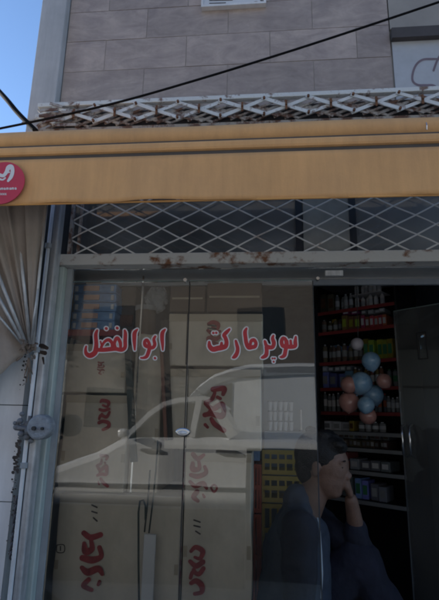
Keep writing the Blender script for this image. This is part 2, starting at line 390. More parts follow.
# ------------------------------------------------------------------ cars behind the viewer, mirrored in the glass
def extrude(bm, prof, y0, y1, inset=None):
    """profile in XZ extruded from y0 to y1"""
    a = [bm.verts.new((x, y0, z)) for x, z in prof]; b = [bm.verts.new((x, y1, z)) for x, z in prof]
    n = len(prof)
    bm.faces.new(a); bm.faces.new(b[::-1])
    for i in range(n): bm.faces.new((a[i], b[i], b[(i+1) % n], a[(i+1) % n]))
def wheel(car, x, y, z, r, side):
    w = thing('wheel', (0, 0, 0), '', '')
    for k in ('label', 'category'): del w[k]
    bpy.data.objects.remove(w)
    bm = B(); cyl(bm, (x, y, z), r, .19, 28, axis='Y'); ty = ch('wheel', bm, 'tyre', car, smooth=False, bevel=.02)
    bm = B(); cyl(bm, (x, y+side*.088, z), r*.62, .03, 20, axis='Y')
    bmesh.ops.translate(bm, verts=bm.verts, vec=-Vector(car.location)); link('rim', bm, 'rim', ty)
def Q(px, py, Yv): p = P(px, py, Yv); return (p.x, p.z)
def strip(bm, pts, w, y0, y1):
    for a, b in zip(pts[:-1], pts[1:]):
        bar(bm, (a[0], (y0+y1)/2, a[1]), (b[0], (y0+y1)/2, b[1]), w, abs(y1-y0))
YS = -.16; YV = 2*G-YS     # car side plane and where its mirror image stands
A0 = Q(104, 456, YV); ROOF = [Q(112, 449, YV), Q(128, 432, YV), Q(147, 414, YV), Q(163, 403, YV), Q(178, 398.5, YV), Q(203, 397, YV)]
xr = ROOF[-1][0]; zr = ROOF[-1][1]; zsill = Q(180, 438, YV)[1]
car = thing('pickup_truck', (-.4, -1.0, -.29), 'white pickup truck parked at the kerb, mirrored in the shop window', 'truck')
xf = -2.75; xb = 1.75; zb = zsill
lower = [(xf, .02), (xf-.04, .3), (xf, .62), (xf+.2, .80), (-1.25, zb-.02), (-1.05, zb), (1.2, zb), (xb-.05, zb-.03), (xb, .75), (xb+.03, .3), (xb-.02, .02),
         (xb-.45, 0), (1.28, .22), (1.0, .36), (.75, .34), (.5, 0), (-1.3, 0), (-1.4, .24), (-1.62, .36), (-1.88, .34), (-2.08, .02)]
lower = [(x, z if z == zb else z-.1) for x, z in lower]
bm = B(); extrude(bm, lower, YS, YS-1.62)
ch('body', bm, 'carwhite', car, bevel=.05)
CR = [Q(209, 398.5, YV), Q(219, 407, YV), Q(236, 438, YV)]
cab = [(ROOF[0][0]-.02, zb-.03)]+[(x, z+.012) for x, z in ROOF]+CR[:2]+[(CR[2][0], zb-.03)]
def inset(prof, dx, dz): 
    cx = sum(p[0] for p in prof)/len(prof); return [(cx+(x-cx)*dx, z-dz*(z > zb)) for x, z in prof]
bm = B(); extrude(bm, inset(cab, .965, .035), YS-.07, YS-1.55); ch('window', bm, 'carglass', car)
bm = B(); extrude(bm, [(x, z+.0) for x, z in ROOF[3:]]+[CR[0], CR[1]]+[(CR[1][0]-.03, CR[1][1]-.02), (CR[0][0]-.02, CR[0][1]-.03)]+[(x, z-.03) for x, z in ROOF[3:]][::-1], YS-.05, YS-1.57); ch('roof', bm, 'carwhite', car)
bm = B(); strip(bm, [(x, z) for x, z in ROOF]+[CR[0]], .036, YS-.025, YS-.068)
strip(bm, [Q(199, 398, YV), Q(192, 438, YV)], .045, YS-.022, YS-.068)
strip(bm, [Q(213, 401, YV), Q(222, 418, YV), Q(233, 438, YV)], .075, YS-.022, YS-.068)
ch('pillar', bm, 'carwhite', car)
for x, z in (Q(150, 450, YV), Q(226, 452, YV)):
    bm = B(); box(bm, x-.07, x+.07, YS, YS+.03, z-.012, z+.012); ch('door_handle', bm, 'rim', car, bevel=.005)
bm = B(); box(bm, Q(246, 449, YV)[0], 1.70, YS+.002, YS+.02, .36, Q(280, 449, YV)[1]); ch('bed_darkening_panel', bm, 'blackmetal', car)  # dark panel added to darken the lower mirror image of the bed
bm = B(); box(bm, -2.3, Q(245, 449, YV)[0], YS+.001, YS+.018, .30, Q(150, 507, YV)[1]); ch('lower_darkening_panel', bm, 'blackmetal', car)  # dark panel added so the low part of the reflection stays dark
bm = B(); box(bm, -2.2, Q(262, 486, YV)[0], YS-.001, YS+.026, Q(180, 486, YV)[1]-.008, Q(180, 486, YV)[1]+.006); ch('trim_strip', bm, 'steel', car)
bm = B(); box(bm, Q(120, 440, YV)[0], Q(129, 440, YV)[0], YS+.01, YS+.11, zb+.005, zb+.065); ch('wing_mirror', bm, 'carwhite', car, bevel=.02)
for s in (YS-.25, YS-1.37):
    bm = B(); box(bm, xf-.055, xf+.1, s-.16, s+.16, .45, .58); ch('headlight', bm, 'steel', car, bevel=.02)
for x in (-1.75, .9):
    wheel(car, x, YS-.11, .01, .30, 1); wheel(car, x, YS-1.5, .01, .30, -1)
# second vehicle: a white van on the far lane
YS2 = -3.0; YV2 = 2*G-YS2
vt = [Q(186, 398, YV2), Q(200, 383, YV2), Q(214, 373, YV2), Q(232, 367, YV2), Q(250, 364, YV2), Q(330, 362, YV2)]
van = thing('parked_van', (1.3, -4, -.29), 'white panel van on the far side of the road, mirrored in the shop window', 'van')
x1 = vt[-1][0]; zt = vt[-1][1]
bodyp = [(-1.75, .15), (-1.75, .75), (-1.55, 1.05), (vt[0][0], vt[0][1]-.28)]+vt+[(3.6, zt), (3.65, .15), (3.2, .05), (3.1, .4), (2.55, .4), (2.45, .05), (-.5, .05), (-.6, .4), (-1.2, .4), (-1.3, .08)]
bm = B(); extrude(bm, bodyp, YS2, YS2-1.8); ch('body', bm, 'carwhite', van, bevel=.06)
bm = B()
for a, b in zip(vt[:-1], vt[1:]): bar(bm, (a[0], YS2+.02, a[1]-.10), (b[0], YS2+.02, b[1]-.10), .10, .03)
ch('gutter_rail', bm, 'grey', van)
bm = B(); box(bm, -1.2, 3.55, YS2+.001, YS2+.03, .42, Q(280, 449, YV2)[1]); ch('lower_darkening_panel', bm, 'blackmetal', van)  # added dark panel keeps the van's lower reflection dark
bm = B(); w0 = Q(188, 405, YV2); w1 = Q(232, 430, YV2)
extrude(bm, [(w0[0], w1[1]), (w0[0]+.05, w0[1]), (w0[0]+.3, vt[2][1]-.22), (w1[0], vt[3][1]-.2), (w1[0], w1[1])], YS2+.012, YS2-.02); ch('window', bm, 'carglass', van)
for x in (-.9, 2.83):
    wheel(van, x, YS2-.11, .03, .32, 1); wheel(van, x, YS2-1.68, .03, .32, -1)

# ================================================================== AWNING
YA = 1.28
aw = thing('awning', (0, YA, 2.0), 'orange canvas awning rolled in over the shop front, red round emblem at its left end', 'awning')
zb_ = P(220, 199.5, YA).z; ztp = P(220, 153.5, YA).z
bm = B()
nx_, nz_ = 160, 10; gr = []
for j in range(nz_+1):
    row = []
    for i in range(nx_+1):
        x = -1.9+3.4*i/nx_; t = j/nz_; z = ztp+(zb_-ztp)*t
        y = YA+.005*math.sin(x*9+1)*t+.004*math.sin(x*23)*t+.006*math.sin(x*3.1)*t
        row.append(bm.verts.new((x, y, z+.0015*math.sin(x*17)*t)))
    gr.append(row)
for j in range(nz_):
    for i in range(nx_): bm.faces.new((gr[j][i], gr[j][i+1], gr[j+1][i+1], gr[j+1][i]))
v = ch('valance', bm, 'orange', aw, smooth=True)
so = v.modifiers.new('s', 'SOLIDIFY'); so.thickness = .002; so.offset = 1
bm = B(); tube(bm, [(-1.9, YA+.005, zb_+.001), (1.5, YA+.005, zb_+.001)], .0035, 8); hm = ch('hem', bm, 'orange_bar', aw)

# front bar
zf0 = P(220, 149.5, YA).z; zf1 = P(220, 140.5, YA).z
bm = B(); box(bm, -1.9, 1.5, YA-.006, YA+.05, zf0, zf1); ch('front_bar', bm, 'orange', aw, bevel=.009)
bm = B(); box(bm, -1.9, 1.5, YA+.002, YA+.045, zf1+.0003, zf1+.0055); ch('rubber_strip', bm, 'keder', aw)
bm = B(); box(bm, -1.9, 1.5, YA+.004, YA+.045, ztp-.002, zf0-.0005); ch('keder_groove', bm, 'keder', aw)
# the roll of canvas and its cassette
zr0 = P(220, 141, 1.33).z; zr1 = P(220, 125, 1.36).z+.01
bm = B(); n = 26
prof = []
for k in range(n):
    a = math.pi*2*k/n; prof.append((1.405-math.cos(a)*.075, (zr0+zr1)/2-.006+math.sin(a)*((zr1-zr0)/2+.006)))
xs_ = [-1.9+3.4*i/60 for i in range(61)]; rings = []
for x in xs_: rings.append([bm.verts.new((x, y, z+.0018*math.sin(x*7))) for y, z in prof])
for i in range(60):
    for k in range(n): bm.faces.new((rings[i][k], rings[i][(k+1) % n], rings[i+1][(k+1) % n], rings[i+1][k]))
bm.faces.new(rings[0][::-1]); bm.faces.new(rings[-1])
ch('canvas_roll', bm, 'orange', aw, smooth=True)
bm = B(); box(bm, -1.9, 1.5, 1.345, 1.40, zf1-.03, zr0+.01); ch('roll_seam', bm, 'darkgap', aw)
for x in (-.98, 1.3):
    bm = B(); box(bm, x-.02, x+.02, 1.45, 1.66, 2.36, 2.41); ch('bracket', bm, 'blackmetal', aw)
# small hook near the right end
h = P(426, 127, 1.335); bm = B(); tube(bm, [h+Vector((0, -.004, .012)), h+Vector((0, -.008, 0)), h+Vector((0, -.004, -.012))], .002, 6); ch('hook', bm, 'steel', aw)
# emblem
em_y = YA-.012
bm = B(); c = P(2.5, 183, em_y); cyl(bm, c, P(24.5, 183, em_y).x-c.x, .003, 48, axis='Y'); e = ch('emblem', bm, 'logored', aw)
st = crop(0, 150, 8.58, [[(0, 215, 15), (30, 220, 14), (55, 190, 16), (75, 150, 20), (100, 145, 18), (108, 185, 16), (95, 230, 16), (70, 265, 10)], [(0, 250, 9), (25, 255, 7), (45, 240, 7)], [(62, 195, 6), (82, 190, 6)],
     [(-60, 200, 14), (-40, 235, 14), (-15, 235, 12)]])
g = field_mesh(st, plane_fn(em_y-.0025), step=.2); bmesh.ops.translate(g, verts=g.verts, vec=-Vector(aw.location)); link('emblem_drawing', g, 'white', e)
tx = []
for a, k in ((-62, 'l'), (-48, 'o'), (-30, 'l'), (-10, 'o'), (8, 'm'), (34, 'o'), (54, 'm'), (82, 'o'), (100, 'm'), (128, 'o')):
    yb = 340-(a*.02)
    if k == 'l': tx.append([(a, yb, 3), (a+6, yb-26, 3)])
    if k == 'o': tx.append([(a+10, yb-13, 2.6), (a+3, yb-13, 2.6), (a, yb-4, 2.6), (a+6, yb, 2.6), (a+11, yb-12, 2.6), (a+12, yb, 2.6)])
    if k == 'm': tx += [[(a, yb, 2.6), (a+3, yb-14, 2.6)], [(a+3, yb-11, 2.4), (a+9, yb-14, 2.6), (a+9, yb, 2.6)], [(a+10, yb-11, 2.4), (a+17, yb-14, 2.6), (a+17, yb, 2.6)]]
for a in (-56, -38, -20, -2, 14, 30, 46): tx.append([(a+8, 372, 2.6), (a, 375, 2.6), (a+2, 384, 2.6), (a+9, 383, 2.6)])
g = field_mesh(crop(0, 150, 8.58, tx), plane_fn(em_y-.0025), step=.15); bmesh.ops.translate(g, verts=g.verts, vec=-Vector(aw.location)); link('emblem_lettering', g, 'white', e)

# ------------------------------------------------------------------ folded scissor grille above the awning
sg = thing('scissor_grille', (0, 1.60, 2.5), 'chipped white scissor lattice grille lying folded along the top of the awning', 'grille')
YG = 1.60
def zz(py): return P(220, py, YG).z
zt_, zm_, zb2 = zz(102), zz(111), zz(121)
pitch = P(263, 110, YG).x-P(220, 110, YG).x
nodex = P(242.5, 110, YG).x
xl_ = P(38, 115, YG).x
bm = B(); box(bm, xl_, 1.7, YG-.012, YG+.012, zt_+.004, zt_+.022); ch('top_rail', bm, 'grille', sg, bevel=.002)
bm = B(); box(bm, xl_, 1.7, YG+.01, YG+.03, zb2-.012, zb2+.002); ch('bottom_rail', bm, 'grille_b', sg, bevel=.002)
bm = B(); box(bm, xl_+.05, 1.7, YG+.036, YG+.044, zb2-.01, zt_+.003); K['lattice_shade'] = mat('shade_strip', (.07, .06, .055), .9, 0, .3, 30); ch('shade_backing', bm, 'lattice_shade', sg)  # dark strip painted as the shade behind the lattice bars
bmF, bmK, bmR = B(), B(), B()
k0 = int((xl_-nodex)/pitch)-1
for k in range(k0, 40):
    x = nodex+k*pitch
    if x > 1.6: break
    cl = lambda v: max(v, xl_)
    for (bmx, y, dx, w) in ((bmF, YG-.016, 0, .0135), (bmK, YG-.002, pitch*.27, .008), (bmK, YG+.008, pitch*.52, .011), (bmK, YG+.018, pitch*.76, .009)):
        for s, t in ((1, 1), (1, -1), (-1, 1), (-1, -1)):
            a = (cl(x+dx), y+(.004 if s*t > 0 else -.003), zm_); b = (cl(x+dx+s*pitch*.55), y+(.004 if s*t > 0 else -.003), zm_+t*(zt_-zb2)*.43+.002*math.sin(k*1.7+s))
            if abs(a[0]-b[0]) > .01: bar(bmx, a, b, w*random.uniform(.9, 1.1), .004)
    if x > xl_:
        box(bmR, x-.004, x+.004, YG-.026, YG-.020, zm_-.020, zm_+.018)
        cyl(bmR, (x, YG-.028, zm_), .0045, .012, 10, axis='Y'); 
        cyl(bmR, (cl(x+pitch*.5), YG-.024, zt_-.008), .005, .012, 10, axis='Y')
        cyl(bmR, (cl(x+pitch*.5), YG-.024, zb2+.008), .005, .012, 10, axis='Y')
ch('front_lattice', bmF, 'grille', sg); ch('rear_lattice', bmK, 'grille_b', sg); ch('rivet', bmR, 'rust', sg)['kind'] = 'stuff'
# crumpled end at the left
bm = B()
for k in range(16):
    a = P(38+random.uniform(0, 26), 112+random.uniform(-7, 14), YG-.03+random.uniform(0, .04)); b = a+Vector((random.uniform(.03, .09)*random.choice((1, -1)), 0, random.uniform(-.02, .02)))
    bar(bm, a, b, .011, .004)
ch('bent_end', bm, 'grille_b', sg)

# ------------------------------------------------------------------ plaque at the top of the wall
x0, x1, z0, z1 = rect(202, -22, 266, 7.5, 1.69)
pq = thing('wall_plaque', ((x0+x1)/2, 1.69, z0), 'white framed notice plate on the stone tiles at the top of the wall', 'sign')
bm = B(); box(bm, x0+.01, x1-.01, 1.684, 1.699, z0+.01, z1-.01); pn = ch('panel', bm, 'paper', pq)
bm = B()
box(bm, x0, x1, 1.676, 1.699, z0, z0+.0098); box(bm, x0, x1, 1.676, 1.699, z1-.0098, z1); box(bm, x0, x0+.0098, 1.676, 1.699, z0+.0098, z1-.0098); box(bm, x1-.0098, x1, 1.676, 1.699, z0+.0098, z1-.0098)
ch('frame', bm, 'marble', pq)
st = crop(180, 0, 4.39, [[(318, 12, 3), (335, 8, 3), (350, 12, 3)], [(355, 2, 3), (372, 6, 3)], [(130, 14, 2), (200, 12, 2)], [(130, 2, 2), (230, 0, 2)], [(300, -8, 3), (370, -12, 3)], [(120, -18, 3), (370, -24, 3)], [(130, -40, 3), (360, -46, 3)]])
g = field_mesh(st, plane_fn(1.683), step=.2); ch('printing', g, 'printdk', pq)

# ------------------------------------------------------------------ cables
def cable(pts, r, label, Ys):
    bm = B(); q = []
    w = [P(x, y, Y) for (x, y), Y in zip(pts, Ys)]
    for i in range(len(w)-1):
        p0, p1, p2, p3 = w[max(i-1, 0)], w[i], w[i+1], w[min(i+2, len(w)-1)]
        for k in range(8):
            t = k/8; q.append(.5*((2*p1)+(p2-p0)*t+(2*p0-5*p1+4*p2-p3)*t*t+(3*p1-p0-3*p2+p3)*t**3))
    q.append(w[-1]); tube(bm, q, r, 8)
    o = link('cable', bm, 'cable', smooth=True); o['label'] = label; o['category'] = 'cable'
cable([(-120, 147), (-40, 136), (0, 128.5), (60, 116), (125, 100.5), (200, 79), (270, 57.5), (340, 35), (439, 2), (520, -26), (700, -95)], .0042, 'thin black cable slanting up across the tiled wall from left to right', [1.45, 1.45, 1.45, 1.45, 1.45, 1.45, 1.45, 1.45, 1.45, 1.45, 1.45])
cable([(-160, -70), (-40, 50), (0, 92), (18, 113), (36, 131)], .0095, 'thick dark cable dropping from the sky to the left end of the awning', [3.0, 2.0, 1.6, 1.52, 1.47])

# ================================================================== SHOP FRONT FRAME AND GLASS
zbeam0 = P(220, 263.3, 1.64).z; zbeam1 = P(220, 252, 1.64).z
fr = thing('shopfront_frame', (0, 1.68, 0), 'painted steel shop front frame with a rusty white cross beam under a wire lattice', 'frame')
xleft = P(62, 262, 1.66).x
bm = B(); box(bm, xleft-.012, 1.6, 1.64, 1.70, zbeam0, zbeam1); ch('cross_beam', bm, 'rustwhite', fr, bevel=.003)
bm = B(); box(bm, xleft-.010, xleft+.014, 1.655, 1.70, -.02, zbeam0-.001); ch('door_jamb', bm, 'alu', fr, bevel=.003)
bm = B(); box(bm, xleft+.0145, xleft+.034, 1.685, 1.70, -.02, zbeam0-.001); ch('inner_jamb', bm, 'grey', fr)
bm = B(); box(bm, -1.0, xleft-.011, 1.7015, 1.758, -.02, 2.355); K['gap_backing'] = mat('dark_gap_backing', (.05, .052, .055), .9); ch('gap_backing', bm, 'gap_backing', fr)  # its dark colour stands for the shade in the gaps between the posts
# wire lattice in the transom opening
YL = 1.655
zl0, zl1 = zbeam1+.002, 2.46
pw = P(239, 225, YL).x-P(201, 225, YL).x; ph = pw*.52
bmw = B(); bmn = B()
xa, xb_ = xleft+.035, 1.58
bm2 = B()
ref = P(124, 248, YL)
for s, yy in ((1, YL-.0022), (-1, YL+.0022)):
    c = -60
    while c < 60:
        # line z - ref.z = s*(ph/pw)*(x - ref.x - c*pw)
        k = s*ph/pw; xs2 = ref.x+c*pw
        za, zc = zl0, zl1
        xA = xs2+(za-ref.z)/k; xB = xs2+(zc-ref.z)/k
        lo, hi = sorted((xA, xB)); lo2, hi2 = max(lo, xa), min(hi, xb_)
        if hi2-lo2 > .005:
            f = lambda x: ref.z+k*(x-xs2)
            pts = []
            n = max(2, int((hi2-lo2)/pw*4))
            for i in range(n+1):
                x = lo2+(hi2-lo2)*i/n; pts.append((x, yy+.0012*math.sin(x*40), f(x)+.0012*math.sin(x*31+c)))
            tube(bmw, pts, .0030, 6)
        c += 1
ch('wire_lattice', bmw, 'wire', fr)
bm = B(); box(bm, xa-.012, xa, 1.645, 1.665, zl0-.001, zl1); box(bm, xa+.018, xa+.028, 1.66, 1.67, zl0-.001, zl1)
ch('lattice_side_bar', bm, 'grille_b', fr)
# dark window behind the lattice
tw = thing('transom_window', (0, 1.8, 2.05), 'dark tinted window behind the wire lattice under the awning', 'window')
bm = B(); box(bm, -.86, 2.0, 1.735, 1.743, zl0, 2.42-.04); ch('pane', bm, 'glasshaze', tw)
bm = B()
for px in (299, 353):
    x = P(px, 225, 1.72).x; box(bm, x-.013, x+.013, 1.722, 1.734, zl0, 2.37)
ch('mullion', bm, 'blackmetal', tw)
bm = B(); x0, x1, z0, z1 = rect(303, 190, 350, 250, 1.73); box(bm, x0, x1, 1.726, 1.7335, zl0, z1+.03); K['blind'] = mat('dusty_blind', (.30, .29, .25), .8, 0, .15, 9); ch('blind', bm, 'blind', tw)
bm = B(); box(bm, -.86, 2.0, 1.95, 1.97, 1.99, 2.5); ch('backing_panel', bm, 'int_wall', tw)

# glass panes
V_ = lambda x, y: Vector((x, y))
K['strap'] = mat('dark_green_strap', (.055, .075, .07), .7)
ztop = P(220, 281.5, G).z
xs1 = P(184.5, 440, G).x; xo0 = P(315.5, 400, G).x; xo1 = P(391, 300, G).x
def pane(name, x0, x1, z0, z1, label, edge=True, group=None):
    bm = B(); box(bm, x0, x1, G-.004, G+.004, z0, z1); t = ch(name, bm, 'glass', fr); t['label'] = label
    if edge:
        bm = B(); box(bm, x0, x1, G-.0045, G+.0045, z1+.0002, z1+.0035); ch('top_edge', bm, 'edge', t)
    return t
p1 = pane('glass_panel', xleft+.036, xs1-.0022, .02, ztop, 'left glass panel painted with the red word beside the posts')
p2 = pane('glass_panel', xs1+.0022, xo0, .02, ztop, 'middle glass panel painted with the red words next to the open doorway')
bm = B(); box(bm, xo0+.0003, xo0+.0035, G-.0045, G+.0045, .02, ztop); ch('side_edge', bm, 'gap_backing', p2)
bm = B(); box(bm, xs1-.0016, xs1+.0016, G-.003, G+.003, .02, ztop-.0); sl = ch('sealing_strip', bm, 'darkgap', p2)
DA = V_(P(393, 300, 2.24).x, 2.24); DB = V_(1.12, 1.73)     # free edge and hinge edge of the leaf, which stands ajar inwards
dl = DB-DA; dang = math.atan2(dl.y, dl.x)
p3 = thing('glass_door', (DA.x, DA.y, 0), 'dark glass door standing ajar at the right of the doorway, with chrome pull bars', 'door', rz=dang)
bm = B(); box(bm, 0, dl.length, -.004, .004, .02, ztop); link('pane', bm, 'glassdark', p3)
bm = B(); box(bm, 0, dl.length, -.0045, .0045, ztop+.0002, ztop+.0035); link('top_edge', bm, 'edge', p3)
bm = B(); box(bm, -.002, -.0002, -.0045, .0045, .02, ztop); link('side_edge', bm, 'gap_backing', p3)
p4 = pane('transom_glass', xleft+.036, 1.58, ztop+.006, zbeam0-.001, 'low strip of glass between the rusty beam and the tall panes', edge=False)
# fittings
def fitting(bmf, name, m, label, cat, group=None):
    o = link(name, bmf, m, smooth=False, bevel=.0015); return tag(o, label, cat, group)
c = P(185.5, 280.5, G-.01); bm = B(); cyl(bm, c, .007, .022, 16, axis='Y'); ch('bolt', bm, 'steel', p2)
c = P(317.5, 279, G-.01); bm = B(); cyl(bm, c, .006, .022, 16, axis='Y'); ch('bolt', bm, 'steel', p2)
x0, x1, z0, z1 = rect(325, 270.5, 343, 276, G-.01); bm = B(); box(bm, x0, x1, G-.015, G+.012, z0, z1); tag(link('door_catch', bm, 'galv', bevel=.002), 'small grey metal catch over the open doorway', 'catch')
# glass lock on the seam
c = P(183, 432, G-.012); t = thing('glass_lock', c, 'chrome glass lock clamped on the seam between the two painted panes', 'lock')
bm = B()
cyl(bm, c, .026, .016, 28, axis='Y'); 
for v in bm.verts: v.co.z = c.z+(v.co.z-c.z)*.55
ch('lock_body', bm, 'steel', t, bevel=.004)
bm = B(); sphere(bm, c+Vector((0, -.010, -.002)), .012, 16, (1.4, .8, .6)); ch('knob', bm, 'whitepipe', t, smooth=True)
# door handle: two chrome bars
zh0, zh1 = P(394, 457, 2.2).z, P(394, 424, 2.2).z
for k, x in enumerate((.018, .052)):
    pts = [(x, -.004, zh1), (x, -.034, zh1-.012), (x+.006, -.046, zh1-.045), (x+.008, -.046, (zh0+zh1)/2), (x+.006, -.046, zh0+.045), (x, -.034, zh0+.012), (x, -.004, zh0)]
    bm = B(); tube(bm, pts, .0048, 10); link('pull_bar', bm, 'steel', p3, smooth=True)
# framed notice on the door glass
def ondoor(px, py):
    d_ = CM.to_3x3() @ Vector((px-219.5, 300-py, -F)); nx__, ny__ = -dl.y, dl.x
    t_ = (DA.x*nx__+DA.y*ny__)/(d_.x*nx__+d_.y*ny__); q = Vector((d_.x*t_, d_.y*t_)); return (q-DA).length, EYE+d_.z*t_
(nx0, nz1), (nx1, nz0) = ondoor(417, 333), ondoor(429, 359)
x0, x1, z0, z1 = nx0, nx1, nz0, nz1; w = .004
bm = B(); box(bm, x0, x1, -.009, -.0045, z0, z0+w); box(bm, x0, x1, -.009, -.0045, z1-w, z1); box(bm, x0, x0+w, -.009, -.0045, z0+w, z1-w); box(bm, x1-w, x1, -.009, -.0045, z0+w, z1-w)
K['notice'] = mat('grey_film', (.10, .12, .15), .6)
nb_ = link('notice_border', bm, 'blackmetal', p3)
# ------------------------------------------------------------------ painted lettering on the glass
A_ = lambda s: crop(76, 320, 8.78, s)
B_ = lambda s: crop(122, 320, 8.78, s)
C_ = lambda s: crop(200, 322, 8.44, s)
D_ = lambda s: crop(248, 322, 8.13, s)
word1 = [
 A_([[(186, 92, 8), (174, 130, 14), (178, 200, 15), (176, 250, 18), (165, 288, 20), (125, 312, 20), (92, 296, 15), (84, 262, 10), (90, 232, 6)],
     [(178, 262, 14), (240, 262, 16), (300, 256, 17), (350, 254, 15), (400, 262, 15), (430, 240, 14), (432, 180, 14), (434, 120, 13), (428, 92, 7)],
     [(222, 238, 10), (240, 205, 9), (262, 182, 11), (290, 175, 13), (315, 200, 12), (318, 235, 10)], [(222, 214, 5), (216, 188, 5)],
     [(345, 240, 10), (338, 205, 11), (352, 165, 13), (368, 160, 12), (388, 195, 13), (392, 235, 11)],
     [(265, 74, 10), (267, 76, 10)], [(361, 70, 10), (363, 72, 10)]]),
 B_([[(134, 84, 6), (112, 112, 15), (108, 160, 15), (110, 215, 11), (112, 262, 5)]]),
 B_([[(292, 145, 8), (280, 170, 11), (288, 215, 13), (268, 243, 13), (235, 236, 14), (205, 222, 15), (200, 190, 12), (218, 176, 12), (236, 200, 12), (242, 240, 14), (230, 290, 14), (214, 322, 13), (185, 333, 8), (166, 332, 5)],
     [(289, 334, 8), (291, 336, 8)]]),
 B_([[(378, 84, 6), (356, 112, 15), (352, 160, 15), (356, 215, 11), (358, 262, 5)]]),
]
word2 = [
 C_([[(78, 170, 9), (82, 205, 16), (108, 230, 19), (150, 222, 20), (185, 215, 20), (215, 205, 17), (224, 170, 15), (214, 132, 14), (202, 112, 13), (222, 88, 14), (248, 62, 8)],
     [(180, 205, 14), (182, 178, 9)], [(112, 92, 8), (113, 93, 8)], [(137, 91, 8), (138, 92, 8)]]),
 C_([[(302, 160, 8), (310, 190, 12), (318, 225, 13), (312, 262, 15), (295, 290, 15), (278, 300, 7)]]),
 C_([[(392, 55, 7), (380, 85, 14), (384, 130, 14), (392, 180, 15), (410, 215, 15), (440, 212, 15), (464, 205, 14), (472, 178, 12), (455, 152, 13), (432, 160, 12), (424, 190, 10)]]),
 D_([[(206, 112, 7), (200, 135, 12), (210, 170, 14), (200, 203, 14), (170, 205, 15), (148, 190, 12), (140, 165, 10), (136, 155, 7)],
     [(150, 205, 14), (152, 240, 14), (146, 270, 15), (125, 285, 12), (110, 290, 5)],
     [(199, 296, 6), (200, 296, 6)], [(217, 296, 6), (218, 296, 6)], [(208, 322, 6), (209, 323, 6)]]),
 D_([[(388, 122, 7), (384, 160, 13), (382, 195, 14), (345, 202, 15), (310, 198, 15), (282, 192, 14), (272, 160, 13), (285, 132, 12), (306, 145, 12), (312, 185, 14), (304, 235, 14), (296, 270, 14), (276, 284, 10), (262, 284, 5)],
     [(350, 190, 10), (346, 152, 8)], [(322, 190, 9), (320, 155, 7)]]),
]
def lettering(words, label, Yb):
    c = P(words[0][0][0][0], 360, G-.006)
    t = thing('painted_word', c, label, 'lettering')
    for i, st in enumerate(words):
        Y0 = Yb-.0003*i
        a = field_mesh(st, plane_fn(Y0), level=.32, step=.2); q = ch('letter', a, 'red', t)
        b = field_mesh(st, plane_fn(Y0+.00015), level=1.45, step=.2)
        bmesh.ops.translate(b, verts=b.verts, vec=-Vector(t.location)); link('outline', b, 'white', q)
lettering(word1, 'red Persian word with white outline on the left glass panel, beside the posts', G-.0052)
lettering(word2, 'red Persian words with white outline on the middle glass panel, next to the doorway', G-.0052)

# ------------------------------------------------------------------ posts, canvas, lock, chain on the left
xp = P(41, 380, 1.62).x
t = tag(link('steel_post', (lambda b: (box(b, P(43, 370, 1.62).x-.0125, P(43, 370, 1.62).x+.0125, 1.60, 1.645, -.02, 2.36), b)[1])(B()), 'galv', bevel=.006), 'broad galvanised steel post left of the glass, darkened by a rust patch', 'post')
bm = B(); g = field_mesh([[(38, 347, 1.5), (42, 346, 2.4), (47, 348, 1.8)], [(40, 352, 1.6), (45, 353, 2.2)], [(43, 358, 1.2), (44, 364, .6)]], plane_fn(1.5985), step=.3); bm.free(); K['darkrust'] = mat('dark_rust', (.07, .045, .035), .9, 0, .3, 60, .4); link('rust_patch', g, 'darkrust', t)
x = P(34.7, 370, 1.60).x
bm = B(); tube(bm, [(x, 1.60, -.02), (x+.001, 1.60, .8), (x-.002, 1.602, 1.4), (x+.002, 1.60, 2.36)], .0072, 12); pp = tag(link('white_pipe', bm, 'whitepipe', smooth=True), 'thin white pipe standing against the galvanised post', 'pipe')
for yy in (246, 350, 466):
    bm = B(); z = P(45, yy, 1.6).z; cyl(bm, (x, 1.60, z), .0125, .018, 14); link('pipe_clamp', bm, 'grey', pp)
# brown canvas gathered to a knot
cv = thing('canvas_curtain', P(30, 348, 1.5), 'brown canvas curtain gathered and tied to the post under the awning', 'curtain')
knot = P(29, 349, 1.56)
bm = B(); nu, nv = 90, 24; grid = []
for i in range(nu+1):
    u = i/nu
    top = P(-75+u*121, 198, 1.44); bot = knot+Vector(((u-.5)*.035, 0, 0))
    low = P(-75, 448, 1.50)
    row = []
    for j in range(nv+1):
        v = j/nv
        if u < .45:     # the loose left half hangs past the knot
            e = bot.lerp(low, ((.45-u)/.45)**1.0)
        else: e = bot
        p = top.lerp(e, v)
        amp = .016*(1-.55*v)
        p.y += amp*math.sin(u*34)+.006*math.sin(u*71+v*3)+.02*math.sin(v*3.1)*(1-u)
        p.x += .004*math.sin(u*50)*(1-v)
        row.append(bm.verts.new(p))
    grid.append(row)
for i in range(nu):
    for j in range(nv): bm.faces.new((grid[i][j], grid[i+1][j], grid[i+1][j+1], grid[i][j+1]))
bmesh.ops.remove_doubles(bm, verts=bm.verts, dist=1e-5)
o = ch('cloth', bm, 'brown', cv, smooth=True); o.modifiers.new('s', 'SOLIDIFY').thickness = .002
bm = B()
for px, py, qx, r in ((17, 203, 30, .0062), (47, 203, 33, .005), (-12, 247, 26, .0065), (-20, 262, 24, .0065), (-22, 290, 22, .004), (38, 290, 31, .003)):
    a = P(px, py, 1.47); b = P(qx, 344, 1.535); tube(bm, [a, a.lerp(b, .5)+Vector((0, -.004, 0)), b], r, 8)
ch('fold_rod', bm, 'galv', cv, smooth=True)
bm = B()
